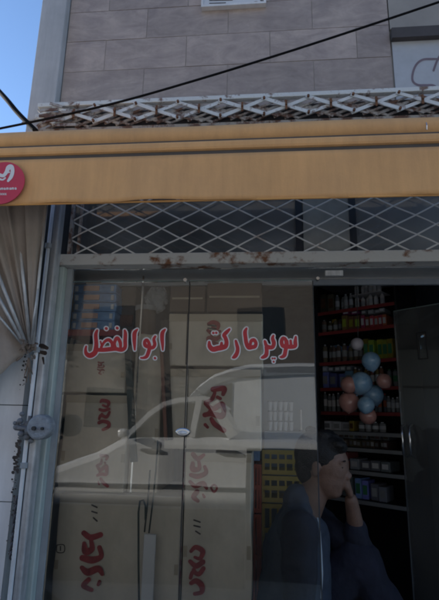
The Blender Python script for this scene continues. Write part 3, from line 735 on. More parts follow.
for k in range(26):
    a = P(29+random.uniform(-7, 6), 346+random.uniform(-6, 10), 1.53+random.uniform(-.02, .03)); b = a+Vector((random.uniform(-.02, .02), random.uniform(-.01, .01), random.uniform(-.035, .02)))
    tube(bm, [a, (a+b)/2+Vector((.004, -.004, 0)), b], random.uniform(.002, .005), 6)
for k in range(5):
    a = P(29, 358, 1.54); b = P(24+k*2.2, 372+random.uniform(0, 12), 1.56); tube(bm, [a, a.lerp(b, .5)+Vector((.004*math.sin(k), 0, 0)), b], [.004, .003, .0015], 6)
K['rag'] = mat('frayed_rope', (.26, .20, .16), .9, 0, .3, 40); ch('knot', bm, 'rag', cv)
# round shutter lock with knobbly key cluster
c = P(41.5, 427, 1.575); t = thing('shutter_lock', c, 'round pale metal lock fixed on the post with a knobbly valve beside it', 'lock')
bm = B(); cyl(bm, c, .041, .05, 32, axis='Y'); K['galvd'] = mat('weathered_zinc', (.34, .37, .41), .55, .2, .2, 60, .6, col2=(.22, .24, .27)); K['dullgal'] = mat('dull_dark_zinc', (.22, .23, .25), .6, .3, .2, 30, .3); ch('lock_case', bm, 'galvd', t, bevel=.008)
bm = B(); cyl(bm, c+Vector((-.012, -.03, -.004)), .007, .008, 12, axis='Y'); cyl(bm, c+Vector((.017, -.03, -.004)), .005, .008, 12, axis='Y'); ch('key_plate', bm, 'blackmetal', t)
bm = B()
for px, py, r in ((20, 421, .011), (17, 427, .013), (23, 428, .016), (27, 424, .012), (29, 431, .015), (21, 434, .011), (33, 427, .013), (27, 437, .012), (22, 414, .009), (15, 423, .007), (31, 441, .009)):
    sphere(bm, P(px, py, 1.585+random.uniform(-.01, .01)), r, 12, (1, .8, .9))
tube(bm, [P(18, 428, 1.585), P(40, 429, 1.59)], .009, 10); tube(bm, [P(30, 416, 1.585), P(26, 440, 1.59)], .006, 8)
ch('valve', bm, 'dullgal', t)
# chain hanging on the slab wall
ct = thing('chain', P(17, 500, 1.62), 'dark steel chain hanging down the white slab wall beside the posts', 'chain')
bm = B(); zc = P(17, 500, 1.62); n = 13
for k in range(n):
    p = P(18-k*.5, 500+k*4.6, 1.62); pts = []
    for q in range(13):
        a = q/12*2*math.pi
        if k % 2: pts.append(p+Vector((math.cos(a)*.008, 0, math.sin(a)*.013)))
        else: pts.append(p+Vector((math.cos(a)*.003, math.cos(a)*.007, math.sin(a)*.013)))
    tube(bm, pts, .0032, 6, cap=False)
K['chainm'] = mat('chain_steel', (.12, .12, .14), .5, .6); ch('links', bm, 'chainm', ct)
bm = B(); cyl(bm, P(18.5, 499, 1.63), .012, .02, 14, axis='Y'); ch('hook', bm, 'chainm', ct)

# ================================================================== STOCK BEHIND THE GLASS
def carton(px, Y, depth, label, prints=(), slots=True, m='carton', tilt=0, seam=None, tape=True):
    x0, x1, z0, z1 = rect(*px, Y)
    t = thing('carton', ((x0+x1)/2, Y+depth/2, z0), label, 'box', 'cartons stacked behind the glass')
    t.rotation_euler.z = tilt
    def cc(name, bm, mm, par=None, **k): return ch(name, bm, mm, t, **k)
    bm = B(); box(bm, x0, x1, Y, Y+depth, z0, z1-.002)
    bmesh.ops.subdivide_edges(bm, edges=bm.edges, cuts=3, use_grid_fill=True)
    for v in bm.verts:
        if abs(v.co.x-x0) > .01 and abs(v.co.x-x1) > .01: v.co.y += random.uniform(-.003, .003)
        if v.co.z > z1-.01: v.co.z += random.uniform(-.006, .001)
        elif abs(v.co.x-x0) < .01 or abs(v.co.x-x1) < .01: v.co.x += random.uniform(-.003, .003)
    cc('board', bm, m, bevel=.005)
    if seam is not None:
        bm = B(); xx = P(seam, (px[1]+px[3])/2, Y).x; box(bm, xx-.0022, xx+.0022, Y-.0045, Y-.0015, z0+.004, z1-.004); cc('flap_gap', bm, 'slot')
    if tape:
        bm = B(); zz_ = z1-.002; box(bm, x0+.002, x1-.002, Y-.0042, Y-.0032, z1-.034, z1-.005); cc('tape', bm, 'tape')
    bm = B(); yy = z0+(z1-z0)*.93
    for sx, xx in ((-1, x0+.004), (1, x1-.018)): box(bm, xx, xx+.014, Y-.0046, Y-.0036, z0+(z1-z0)*.3, z0+(z1-z0)*.36+random.uniform(0, .02))
    cc('staple_tape', bm, 'tape')
    for st, mm in prints:
        g = field_mesh(st, lambda x, y: P(x, y, Y-.0052), step=.35); cc('print', g, mm)
    return t
MV = [0]
def vmark(x, y, w, h, flip=1):
    """a red brushed word printed sideways"""
    s = [[(.35, .02, .09), (.85, .03, .09), (.80, .13, .07)], [(.42, .12, .05), (.30, .26, .07), (.05, .33, .06)], [(.05, .36, .07), (.35, .46, .09), (.78, .36, .09), (.82, .52, .08)],
         [(.02, .62, .07), (.30, .60, .08), (.75, .62, .09), (.85, .48, .06)], [(.20, .50, .05), (.22, .54, .05)], [(.30, .72, .06), (.45, .84, .08), (.85, .98, .08)], [(.6, .22, .05), (.66, .26, .05)], [(.10, .84, .05), (.14, .9, .05)]]
    MV[0] += 1; rn = random.Random(MV[0]); n_ = MV[0] % 3
    if n_ == 1: s = [[(.2, .0, .08), (.5, .08, .09), (.85, .0, .07)], [(.5, .10, .06), (.55, .28, .09), (.2, .30, .09), (.15, .18, .06)], [(.1, .42, .08), (.5, .48, .1), (.9, .40, .08), (.85, .26, .06)], [(.05, .6, .07), (.3, .68, .09), (.75, .62, .1), (.95, .72, .06)], [(.4, .8, .08), (.2, .92, .08), (.5, 1.0, .06)], [(.8, .86, .05), (.82, .9, .05)]]
    if n_ == 2: s = [[(.15, .05, .07), (.4, .0, .09), (.8, .08, .09), (.7, .22, .07), (.4, .18, .06)], [(.1, .3, .08), (.45, .36, .1), (.9, .3, .08)], [(.3, .44, .05), (.33, .47, .05)], [(.9, .42, .07), (.6, .56, .1), (.2, .5, .08), (.05, .62, .06)], [(.1, .74, .08), (.4, .7, .09), (.8, .76, .1), (.75, .9, .08), (.4, .97, .07)]]
    s = [[(a+rn.uniform(-.05, .05), b+rn.uniform(-.02, .02), r*rn.uniform(.8, 1.15)) for a, b, r in q] for q in s]
    return [[(x+a*w, y+b*h, r*(w+h)/2.2) for a, b, r in q] for q in s]
def small(x, y, w, h):
    return [[(x, y, .8), (x+w, y+h*.15, .8)], [(x, y+h*.4, .8), (x+w, y+h*.5, .8)], [(x+w*.3, y+h*.8, .8), (x+w, y+h, .8)]]
def glass_mark(x, y): # fragile-like outline
    return [[(x, y, .5), (x, y+7, .5), (x+7, y+7, .5), (x+7, y, .5), (x, y, .5)], [(x+3.5, y+1.5, .6), (x+3.5, y+5.5, .6)]]
YC = 1.83
carton((63, 343, 126, 392.5), YC, .35, 'pale carton topmost in the left stack under the red shelf, small red stamp', [(vmark(97, 362, 8, 12), 'print')], seam=None)
carton((62, 394, 127, 492), YC, .35, 'tall carton in the left stack with a faded red mark behind the car reflection', [(vmark(98, 400, 13, 30), 'print'), (vmark(97, 455, 12, 32), 'print')], seam=None)
carton((55, 494, 180, 607), YC-.01, .4, 'wide bottom carton of the left stack with a red sideways word', [(vmark(80, 534, 23, 56), 'print'), (glass_mark(57, 545), 'printdk'), (small(92, 505, 5, 16), 'printdk')], seam=None)
carton((132, 333, 160.5, 493), YC+.03, .35, 'narrow plain carton wedged in the middle of the stock behind the word', [], tape=False)
carton((168, 313, 263, 366), YC, .35, 'pale carton topmost in the right stack behind the painted word', [(vmark(206, 322, 16, 30), 'print'), (small(208, 325, 8, 8), 'printdk')], seam=187)
carton((166, 368, 261, 450), YC-.006, .35, 'pale carton in the middle of the right stack with a big red mark', [(vmark(204, 388, 24, 44), 'print')], seam=187)
carton((183, 452, 252, 607), YC-.01, .4, 'tall bottom carton of the right stack with red sideways words', [(vmark(190, 455, 17, 46), 'print'), (vmark(189, 548, 16, 48), 'print'), ([[(211, 487, 1.0), (214, 485, 1.2), (217, 488, 1.0), (214, 492, 1.2), (211, 488, 1.0)]], 'print'), (small(194, 520, 6, 14), 'printdk')], seam=None)
# dark reflection batten, wire loops and white board in front of the cartons
bm = B(); a = P(161, 338, 1.79); b = P(166, 440, 1.79); bar(bm, a, b, .012, .012); K['streak'] = mat('red_brown_streak', (.22, .10, .07), .7)  # dark reflection in the pane, built as a solid red-brown bar
tag(link('red_reflection_streak', bm, 'streak'), 'red-brown batten standing in for a dark reflection between the carton stacks', 'streak')
bm = B(); a = P(164.5, 320, 1.815); b = P(169, 440, 1.815); bar(bm, a, b, .028, .012)  # second solid bar standing in for the same dark reflection
tag(link('dark_reflection_streak', bm, 'slot'), 'dark narrow plank standing in for a reflection behind the red-brown batten', 'sliver')
bm = B(); a = P(127, 330, 1.80); b = P(134, 462, 1.80); bar(bm, a, b, .026, .01)  # greenish dark reflection, also built as a solid bar
tag(link('green_reflection_streak', bm, 'strap'), 'dark green slat standing in for a reflection between the left and narrow cartons', 'slat')
def wire(pts, label, Y=1.775, r=.0030):
    bm = B(); tube(bm, [P(x, y, Y) for x, y in pts], r, 8); return tag(link('bent_wire', bm, 'strap', smooth=True), label, 'wire')
wire([(158, 440), (156, 470), (153, 500), (149, 533)], 'long dark wire rising behind the white board')
wire([(150, 470), (148, 500), (144.5, 532)], 'short dark wire beside the long one above the white board')
wire([(139, 600), (138.5, 560), (138.5, 512), (140, 501), (143.5, 500), (145.5, 506), (145.5, 520)], 'dark wire bent into a hook left of the white board', r=.0036)
x0, x1, z0, z1 = rect(142.5, 534, 154.5, 606, 1.77); bm = B(); box(bm, x0, x1, 1.765, 1.775, z0-.3, z1); tag(link('white_board', bm, 'paper', bevel=.002), 'narrow white board standing upright against the cartons at the bottom', 'board')

# dark cartons above the right stack
for x0_, x1_, y0_, y1_, l in ((170, 205, 286, 311, 'brown carton lying left on top of the right carton stack'), (207, 262, 283, 311, 'long brown carton lying right on top of the right carton stack')):
    x0, x1, z0, z1 = rect(x0_, y0_, x1_, y1_, 1.93)
    t = thing('brown_carton', ((x0+x1)/2, 2.0, z0), l, 'box'); bm = B(); box(bm, x0, x1, 1.93, 2.15, z0-.003, z1); ch('board', bm, 'carton_d', t, bevel=.004)
    bm = B(); box(bm, x0+.01, x1-.01, 1.927, 1.9295, (z0+z1)/2-.004, (z0+z1)/2+.004); ch('tape', bm, 'tape', t)
# upper left: red shelving with blue packs
zsh = P(95, 329.5, 1.86).z; xa0 = P(66, 300, 1.86).x; xa1 = P(141, 300, 1.86).x
t = thing('red_shelf_rack', (xa0, 1.86, 0), 'red metal shelf rack behind the left glass panel, carrying blue packs', 'shelf')
bm = B(); box(bm, xa0+.012, xa1, 1.86, 2.2, zsh-.026, zsh); ch('shelf_board', bm, 'redshelf', t)
bm = B(); box(bm, xa0-.004, xa0+.0118, 1.855, 1.875, 0, P(70, 266, 1.86).z); ch('upright', bm, 'redshelf', t)
bm = B(); box(bm, xa1+.001, xa1+.007, 1.86, 1.875, 0, P(137, 276, 1.86).z); ch('upright', bm, 'steel', t)
proto = None
zz0 = zsh+.001; hh = (P(95, 284, 1.87).z-zsh)/5
for k, lab in enumerate(('lowest', 'second lowest', 'middle', 'second highest', 'topmost')):
    x0 = P(73, 300, 1.87).x; x1 = P(116, 300, 1.87).x
    if not proto:
        proto = t = thing('wrapped_pack', ((x0+x1)/2, 1.87, zz0), '', '', 'blue wrapped packs on the red shelf')
        bm = B(); box(bm, x0, x1, 1.87, 2.1, zz0, zz0+hh-.002)
        bmesh.ops.subdivide_edges(bm, edges=bm.edges, cuts=4, use_grid_fill=True)
        for v in bm.verts: v.co += Vector((random.uniform(-.002, .002), random.uniform(-.003, .003), 0))
        ch('wrap', bm, 'bluepack', t, bevel=.009, smooth=True)
        bm = B(); xm = (x0+x1)/2
        box(bm, xm-.045, xm+.022, 1.863, 1.869, zz0+.008, zz0+hh-.010); ch('label_panel', bm, 'pinkpack', t)
        bm = B(); box(bm, x0+.012, x0+.024, 1.862, 1.868, zz0+.006, zz0+hh-.012); box(bm, x1-.02, x1-.008, 1.862, 1.868, zz0+.006, zz0+hh-.012); ch('stripe', bm, 'paper', t)
        c_ = t
    else:
        c_ = proto.copy(); C.objects.link(c_); c_.location.z = zz0
        for q in proto.children: d = q.copy(); C.objects.link(d); d.parent = c_
        c_.location.x += random.uniform(-.004, .004)
    c_['label'] = lab+' blue and salmon wrapped pack in the stack on the red shelf'; c_['category'] = 'pack'
    zz0 += hh
# items between
x0, x1, z0, z1 = rect(119, 286, 135, 327, 1.95); t = thing('brown_packet', (x0, 1.95, zsh), 'tall dark brown packet on the red shelf right of the blue packs', 'packet')
bm = B(); box(bm, x0, x1, 1.95, 2.1, zsh+.001, z1); ch('body', bm, 'carton_d', t, bevel=.006); bm = B(); box(bm, x0+.005, x1-.005, 1.946, 1.949, zsh+.03, zsh+.08); ch('front_label', bm, 'rust', t)
# plastic bag
t = thing('plastic_bag', P(158, 310, 2.0), 'crumpled clear grey plastic bag hanging above the narrow carton', 'bag')
bm = B(); sphere(bm, P(156, 300, 1.98), .055, 24, (.9, .6, 1.1))
for v in bm.verts: v.co += Vector((random.uniform(-.006, .006), random.uniform(-.006, .006), random.uniform(-.006, .006)))
ch('bag_body', bm, 'grey', t); bm = B(); tube(bm, [P(152, 292, 1.98), P(158, 276, 1.98), P(166, 292, 1.98)], .004, 6); ch('handle', bm, 'grey', t)
bm = B(); box(bm, -.85, .25, 2.0, 2.02, P(180, 272, 2.0).z, P(180, 267, 2.0).z); tag(link('hanging_rail', bm, 'blackmetal'), 'dark rail running under the shop ceiling behind the panes', 'rail')
x0, x1, z0, z1 = rect(131, 303, 152, 334, 1.90); bm = B()
t = thing('jar', ((x0+x1)/2, 1.95, z0), 'dull grey tin with a pale lid left of the hanging bag', 'tin'); cyl(bm, ((x0+x1)/2, 1.97, (z0+z1)/2-.01), (x1-x0)/2, z1-z0-.02, 24); ch('body', bm, 'carton_d', t)
bm = B(); cyl(bm, ((x0+x1)/2, 1.97, z1-.01), (x1-x0)/2+.003, .02, 24); ch('lid', bm, 'grey', t)

# grey cabinet with small white bottles
x0, x1, z0, z1 = rect(264, 369, 322, 600, 2.4)
t = thing('grey_cabinet', ((x0+x1)/2, 2.4, 0), 'blue-grey metal cabinet behind the seated man', 'cabinet')
zs1 = P(290, 431, 2.4).z
bm = B(); box(bm, x0, x1, 2.62, 2.64, 0, z1); ch('back_panel', bm, 'cabinet', t)
bm = B(); box(bm, x0, x1, 2.33, 2.619, 0, zs1); ch('base', bm, 'cabinet', t, bevel=.004)
bm = B(); box(bm, x0+.001, x0+.012, 2.40, 2.619, zs1+.001, z1-.001); ch('side_panel', bm, 'cabinet', t)
proto = None
for r in range(3):
    for k in range(5):
        x = P(270+k*5.2, 420, 2.36).x; z = zs1+.001+r*.047
        if proto is None:
            proto = thing('white_cup', (x, 2.36, z), '', '', 'white cups stacked on the cabinet')
            bm = B(); cyl(bm, (x, 2.36, z+.021), .008, .040, 16, r2=.0115); ch('body', bm, 'paper', proto)
            bm = B(); cyl(bm, (x, 2.36, z+.0435), .0122, .004, 16); ch('rim', bm, 'grey', proto); c_ = proto
        else:
            c_ = proto.copy(); C.objects.link(c_); c_.location = (x+random.uniform(-.002, .002), 2.36, z)
            for q in proto.children: d = q.copy(); C.objects.link(d); d.parent = c_
        c_['label'] = 'small white cup in the block of cups stacked on the grey cabinet'; c_['category'] = 'cup'
x = P(301, 420, 2.38).x; t = thing('white_candle', (x, 2.38, zs1), 'slim white stick standing alone on the grey cabinet', 'candle'); bm = B(); cyl(bm, (x, 2.38, zs1+.052), .005, .1, 12); ch('stick', bm, 'white', t); bm = B(); cyl(bm, (x, 2.38, zs1+.004), .012, .006, 12); ch('foot', bm, 'grey', t)

# plastic crates
def crate(px, Y, d, m, label):
    x0, x1, z0, z1 = rect(*px, Y)
    t = thing('plastic_crate', ((x0+x1)/2, Y, z0), label, 'crate', 'plastic crates behind the seated man')
    bm = B()
    n = max(4, int((x1-x0)/.032)); 
    for yy in (Y, Y+d-.01):
        for k in range(n+1):
            x = x0+(x1-x0-.008)*k/n; box(bm, x, x+.008, yy+.001, yy+.009, z0+.012, z1-.02)
        for z in (z0+.006, (z0+z1)/2, z1-.014): box(bm, x0, x1, yy, yy+.012, z-.009, z+.009)
    for xx in (x0, x1-.012):
        box(bm, xx, xx+.012, Y+.0125, Y+d-.0105, z0, z1-.02)
    ch('sides', bm, m, t); bm = B(); box(bm, x0+.013, x1-.013, Y+.013, Y+d-.011, z0, z0+.01); ch('base', bm, m, t)
    return t
crate((262, 449, 302, 474), 2.16, .25, 'yellow', 'upper yellow slatted crate behind the man\'s shoulder')
crate((262, 475, 302, 502), 2.16, .25, 'yellow', 'middle yellow slatted crate behind the man\'s back')
crate((262, 503, 302, 560), 2.16, .25, 'yellow', 'lower yellow slatted crate mostly hidden by the man\'s back')
crate((247, 463, 261.5, 512), 2.12, .25, 'orangeplastic', 'upper narrow red crate between the right cartons and yellow crates')
crate((247, 513, 261.5, 604), 2.12, .25, 'orangeplastic', 'lower narrow red crate between the right cartons and yellow crates')
x0, x1, z0, z1 = rect(250, 449, 260, 461, 2.13); bm = B(); box(bm, x0, x1, 2.13, 2.2, z0, z1); t = tag(link('small_packet', bm, 'bluepack', bevel=.004), 'small blue packet lying on the upper red crate', 'packet')

# ------------------------------------------------------------------ shelf rack inside the doorway
YR = lambda px: 2.8+.3*(389-px)/74
a_l = P(318, 350, YR(318)); a_r = P(400, 350, YR(400)); dirv = Vector((a_r.x-a_l.x, a_r.y-a_l.y, 0)); LEN = dirv.length; ang = math.atan2(dirv.y, dirv.x)
rack = thing('shelf_rack', (a_l.x, a_l.y, 0), 'dark shelf rack with red shelf edges full of goods inside the doorway', 'shelf', rz=ang)
def rk(px):  # distance along the rack for a photo column
    lo, hi = 0, LEN
    for _ in range(30):
        m_ = (lo+hi)/2; p = Vector((a_l.x, a_l.y, 0))+dirv.normalized()*m_
        # project
        d = CM.to_3x3().inverted() @ (Vector((p.x, p.y, 1.45))-Vector((0, 0, EYE))); q = 219.5+F*d.x/-d.z
        if q < px: lo = m_
        else: hi = m_
    return lo
def lk(name, bm, m, **k): return link(name, bm, m, rack, **k)
shz = [P(389, y, 2.8).z for y in (303, 325, 358, 386, 412, 433, 450, 474, 505)]
for i, z in enumerate(shz):
    bm = B(); box(bm, .012, LEN-.012, 0, .30, z-.014, z); sh = lk('shelf_board', bm, 'blackmetal')
    bm = B(); box(bm, .012, LEN-.012, -.008, -.0005, z-.022, z-.002); link('shelf_edge', bm, 'redshelf' if i < 5 else 'grey', sh)
for x in (0, LEN-.012):
    bm = B(); box(bm, x, x+.0118, -.004, .3, 0, P(389, 274, 2.8).z); lk('upright', bm, 'blackmetal')
bm = B(); box(bm, .012, LEN-.012, .305, .315, 0, P(389, 274, 2.8).z); lk('back_panel', bm, 'blackmetal')
dn = dirv.normalized(); nn = Vector((-dn.y, dn.x, 0))
def onrack(s, dy): p = Vector((a_l.x, a_l.y, 0))+dn*s+nn*dy; return p
def goods(kind, sh_i, px0, px1, n, h, m, label, group, cat, d=.12, m2='white', row=0, dy=.03):
    if m == 'rust': m = 'rustpack'
    m = 'g_'+m if 'g_'+m in K else m; m2 = 'g_'+m2 if 'g_'+m2 in K else m2
    s0, s1 = rk(px0), rk(px1); w = (s1-s0)/n; proto = None
    for k in range(n):
        s = s0+w*(k+.5); p = onrack(s, dy+row*.12); p.z = shz[sh_i]+.0005
        if proto is None:
            t = proto = thing(kind[0], p, '', '', group, rz=ang)
            if kind[1] == 'box':
                bm = B(); box(bm, -w*.46, w*.46, 0, d, 0, h); link('carton' if kind[0] != 'pack' else 'wrap', bm, m, t, bevel=.003)
                bm = B(); box(bm, -w*.3, w*.3, -.0025, -.0005, h*.25, h*.75); link('front_label', bm, m2, t)
            else:
                bm = B(); cyl(bm, (0, w*.5, h*.42), w*.43, h*.84, 16); cyl(bm, (0, w*.5, h*.88), w*.42, h*.08, 16, r2=w*.2); link('body', bm, m, t, smooth=False)
                bm = B(); cyl(bm, (0, w*.5, h*.96), w*.2, h*.08, 12); link('cap', bm, m2, t)
                bm = B(); cyl(bm, (0, w*.5, h*.45), w*.445, h*.35, 16); link('label_band', bm, m2, t)
        else:
            t = proto.copy(); C.objects.link(t); t.location = p
            for q in proto.children: e_ = q.copy(); C.objects.link(e_); e_.parent = t
            t.rotation_euler.z += random.uniform(-.12, .12); t.scale = (1, 1, random.uniform(.86, 1.0)); t.location += nn*random.uniform(-.01, .03)
        t['label'] = label; t['category'] = cat
BX = lambda n_: (n_, 'box'); BT = lambda n_: (n_, 'bottle')
goods(BT('white_jar'), 0, 357, 387, 6, .078, 'white', 'white jar in the lower row of six at the top of the doorway rack', 'white jars, lower row, top of the rack', 'jar', m2='paper')
# a tray on them and a second row
p = onrack((rk(357)+rk(387))/2, .0); p.z = shz[0]+.078; W = rk(388)-rk(356)
bm = B(); box(bm, -W/2, W/2, .0, .14, 0, .004); o = link('card_tray', bm, 'white'); o.location = p; o.rotation_euler.z = ang; tag(o, 'thin white card tray between the two rows of white jars', 'tray')
shz.append(p.z+.0045)
goods(BT('white_jar'), 9, 357, 387, 6, .07, 'white', 'white jar in the upper row of six at the top of the doorway rack', 'white jars, upper row, top of the rack', 'jar', m2='paper')
goods(BT('glass_jar'), 0, 336, 355, 4, .11, 'grey', 'dull grey jar left of the white jars on the top rack shelf', 'grey jars on the top rack shelf', 'jar', m2='paper')
goods(BX('dark_box'), 0, 321, 335, 2, .13, 'carton_d', 'dark brown box at the far left of the top rack shelf', 'dark boxes on the top rack shelf', 'box', m2='rust')
goods(BX('magenta_box'), 1, 363, 390, 6, .085, 'magenta', 'slim magenta box in the row on the second rack shelf', 'magenta boxes on the second rack shelf', 'box', m2='paper')
goods(BX('amber_box'), 1, 343, 361, 3, .10, 'rust', 'rust brown box left of the magenta boxes', 'brown boxes on the second rack shelf', 'box', m2='lime')
goods(BT('dark_jar'), 1, 321, 341, 4, .09, 'carton_d', 'dark jar with pale band at the left of the second rack shelf', 'dark jars on the second rack shelf', 'jar', m2='grey')
goods(BX('lime_packet'), 2, 364, 396, 5, .13, 'lime', 'yellow-green packet on the third rack shelf above the balloons', 'yellow-green packets on the third rack shelf', 'packet', m2='green')
goods(BT('dark_bottle'), 2, 321, 362, 8, .12, 'carton_d', 'dark bottle with pale cap on the left of the third rack shelf', 'dark bottles on the third rack shelf', 'bottle', m2='grey')
goods(BT('pale_jar'), 3, 386, 397, 2, .10, 'grey', 'grey jar at the right end of the fourth rack shelf', 'grey jars, fourth rack shelf', 'jar', m2='green')
goods(BX('blue_box'), 3, 320, 352, 4, .10, 'bluepack', 'dim blue box on the left of the fourth rack shelf', 'blue boxes on the fourth rack shelf', 'box', m2='grey')
goods(BT('silver_can'), 4, 384, 398, 3, .09, 'grey', 'grey can at the right end of the fifth rack shelf', 'grey cans, fifth rack shelf', 'can', m2='paper')
goods(BT('slim_bottle'), 4, 319, 345, 6, .12, 'grey', 'slim grey bottle on the left of the fifth rack shelf', 'slim bottles on the fifth rack shelf', 'bottle', m2='white')
goods(BX('white_box'), 5, 320, 346, 3, .055, 'paper', 'flat white box on the sixth rack shelf by the doorway edge', 'white boxes on the sixth rack shelf', 'box', m2='grey')
goods(BX('yellow_box'), 5, 346, 351, 1, .06, 'yellow', 'little yellow box right of the flat white boxes', 'yellow box', 'box', m2='rust')
goods(BT('white_pot'), 5, 354, 382, 4, .06, 'grey', 'squat grey pot on the sixth rack shelf under the balloons', 'squat pots on the sixth rack shelf', 'pot', m2='paper')
goods(BX('dark_packet'), 6, 322, 384, 14, .045, 'carton_d', 'small dark packet in the tight row on the seventh rack shelf', 'dark packets on the seventh rack shelf', 'packet', m2='grey')
goods(BX('grey_box'), 7, 345, 384, 4, .06, 'cabinet', 'blue-grey box on the eighth rack shelf beside the man\'s head', 'grey boxes on the eighth rack shelf', 'box', m2='paper')
goods(BX('coloured_box'), 8, 349, 362, 2, .11, 'bluepack', 'blue box with green label behind the man\'s raised hand', 'blue boxes behind the hand', 'box', m2='green')
goods(BX('pale_box'), 8, 364, 380, 2, .09, 'cabinet', 'pale blue-grey box right of the blue boxes on the lowest shelf', 'pale boxes on the lowest shelf', 'box', m2='grey')

def layer(sh_i, px0, px1, n, h, base, m, label, group, cat, m2='paper', dy=.03, kind='box'):
    shz.append(shz[sh_i]+base); goods(((cat.replace(' ', '_')), kind), len(shz)-1, px0, px1, n, h, m, label, group, cat, m2=m2, dy=dy)
layer(1, 364, 389, 4, .028, .088, 'grey', 'flat grey box lying on top of the magenta row', 'flat boxes on the magenta row', 'flat box')
layer(1, 344, 360, 2, .022, .102, 'magenta', 'flat magenta box lying on the rust brown boxes', 'flat boxes on the brown boxes', 'flat box')
layer(3, 321, 351, 5, .035, .102, 'cabinet', 'flat blue-grey box lying on the dim blue boxes', 'flat boxes on the blue boxes', 'flat box')
layer(3, 352, 384, 7, .12, 0, 'rust', 'rust brown bottle behind the balloons on the fourth shelf', 'bottles behind the balloons', 'bottle', m2='paper', kind='bottle')
layer(4, 346, 383, 9, .11, 0, 'cabinet', 'blue-grey bottle behind the balloons on the fifth shelf', 'blue-grey bottles behind the balloons', 'bottle', m2='magenta', kind='bottle')
layer(6, 322, 384, 10, .03, .047, 'grey', 'flat grey packet in the upper layer on the seventh rack shelf', 'upper layer on the seventh rack shelf', 'packet', m2='carton_d')
layer(7, 322, 343, 4, .10, 0, 'rust', 'rust brown box left of the blue-grey boxes behind the man', 'rust boxes behind the man', 'box', m2='paper')
layer(0, 321, 355, 6, .10, 0, 'magenta', 'dim magenta box in the back row on the top rack shelf', 'back row on the top rack shelf', 'box', m2='grey', dy=.16)
layer(2, 321, 364, 7, .13, 0, 'bluepack', 'blue box in the back row behind the dark bottles', 'back row on the third rack shelf', 'box', m2='paper', dy=.17)
layer(1, 321, 345, 4, .115, 0, 'lime', 'yellow-green box in the back row of the second rack shelf', 'back row on the second rack shelf', 'box', m2='rust', dy=.17)
layer(8, 322, 347, 4, .12, 0, 'cabinet', 'blue-grey box hidden behind the man on the lowest shelf', 'boxes behind the man', 'box', m2='grey')
# balloons
nt_ = [(371, 361, 10, 'blueball'), (361, 383, 12, 'blueball'), (373, 395, 11, 'blueball'), (366, 405, 9, 'blueball'), (349, 385, 9, 'pinkball'), (349, 402, 11, 'pinkball'), (384, 381, 8, 'pinkball'), (368, 416, 9, 'pinkball'), (357, 344, 7, 'paleball')]
names = ['upper blue balloon in the hanging bunch by the doorway', 'big blue balloon at the middle left of the bunch', 'blue balloon at the middle right of the bunch', 'lower blue balloon tucked in the middle of the bunch', 'brownish pink balloon at the upper left of the bunch', 'brownish pink balloon at the lower left of the bunch', 'small pink balloon at the right edge of the bunch', 'pink balloon at the bottom of the bunch', 'small pale balloon on top of the bunch']
for i, ((x, y, r, m), l) in enumerate(zip(nt_, names)):
    Yb = 2.42+(i % 3)*.05; bm = B(); c = P(x, y, Yb); sphere(bm, Vector((0, 0, 0)), r*.9*Yb/F, 24); o = link('balloon', bm, m, smooth=True); o.location = c
    tag(o, l, 'balloon', 'balloons hanging in a bunch')
    for v in o.data.vertices:
        k_ = max(0, -v.co.z/(r*.9*Yb/F)); v.co.x *= 1-.22*k_**2; v.co.y *= 1-.22*k_**2; v.co.z *= 1+.16*k_
    o.rotation_euler = (random.uniform(-.9, .9), random.uniform(-.9, .9), 0)
    bm = B(); rr = r*.9*Yb/F; cyl(bm, (0, 0, -rr*1.19), rr*.10, rr*.12, 10, r2=rr*.03); link('knot', bm, m, o)
bm = B(); tube(bm, [P(358, 337, 2.42), P(357, 300, 2.42), P(356, 262, 2.42)], .002, 6); tag(link('string', bm, 'blackmetal'), 'thin cord from which the bunch of balloons hangs', 'cord')

# ------------------------------------------------------------------ the seated man
def caps(bm, a, b, ra, rb, n=18):
    a = Vector(a); b = Vector(b); sphere(bm, a, ra, n); sphere(bm, b, rb, n); tube(bm, [a, b], [ra, rb], n)
def remesh(o, vox, smooth=6):
    r = o.modifiers.new('remesh', 'REMESH'); r.mode = 'VOXEL'; r.voxel_size = vox; r.use_smooth_shade = True
    s = o.modifiers.new('smooth', 'SMOOTH'); s.iterations = smooth; s.factor = .5
V3 = Vector
hipL, hipR = V3((.06, 1.90, .56)), V3((.06, 2.08, .56))
shL, shR = V3((.125, 1.84, 1.055)), V3((.165, 2.15, 1.06))
neck = V3((.165, 1.99, 1.10)); head = V3((.236, 1.975, 1.262))
elL, wrL = V3((.115, 1.79, .775)), V3((.36, 1.84, .70))
elR, wrR = V3((.375, 2.06, .945)), V3((.338, 1.985, 1.135))
knR, anR = V3((.36, 2.05, .915)), V3((.60, 2.02, .50)); knL, anL = V3((.44, 1.88, .55)), V3((.43, 1.87, .09))
yawh = Matrix.Rotation(math.radians(-22), 3, 'Z') @ Matrix.Rotation(math.radians(8), 3, 'Y')   # faces right, a little towards the glass, chin down
def H(x, y, z): return head+yawh @ V3((x, y, z))
def hs(bm, x, y, z, r, sc=(1, 1, 1), n=18): sphere(bm, H(x, y, z), r, n, sc, yawh)
bm = B()
hs(bm, -.012, 0, .025, .098, (1.0, .80, 1.0)); hs(bm, .020, 0, -.035, .078, (.92, .80, 1.12)); hs(bm, .045, 0, -.085, .040, (.9, .95, .75)); hs(bm, .03, 0, .0, .08, (.85, .8, 1.1))
hs(bm, .098, 0, -.018, .013, (1.1, .9, 1.0)); hs(bm, .088, 0, .008, .010, (1, .8, 2.0)); hs(bm, .100, .011, -.026, .008); hs(bm, .100, -.011, -.026, .008)
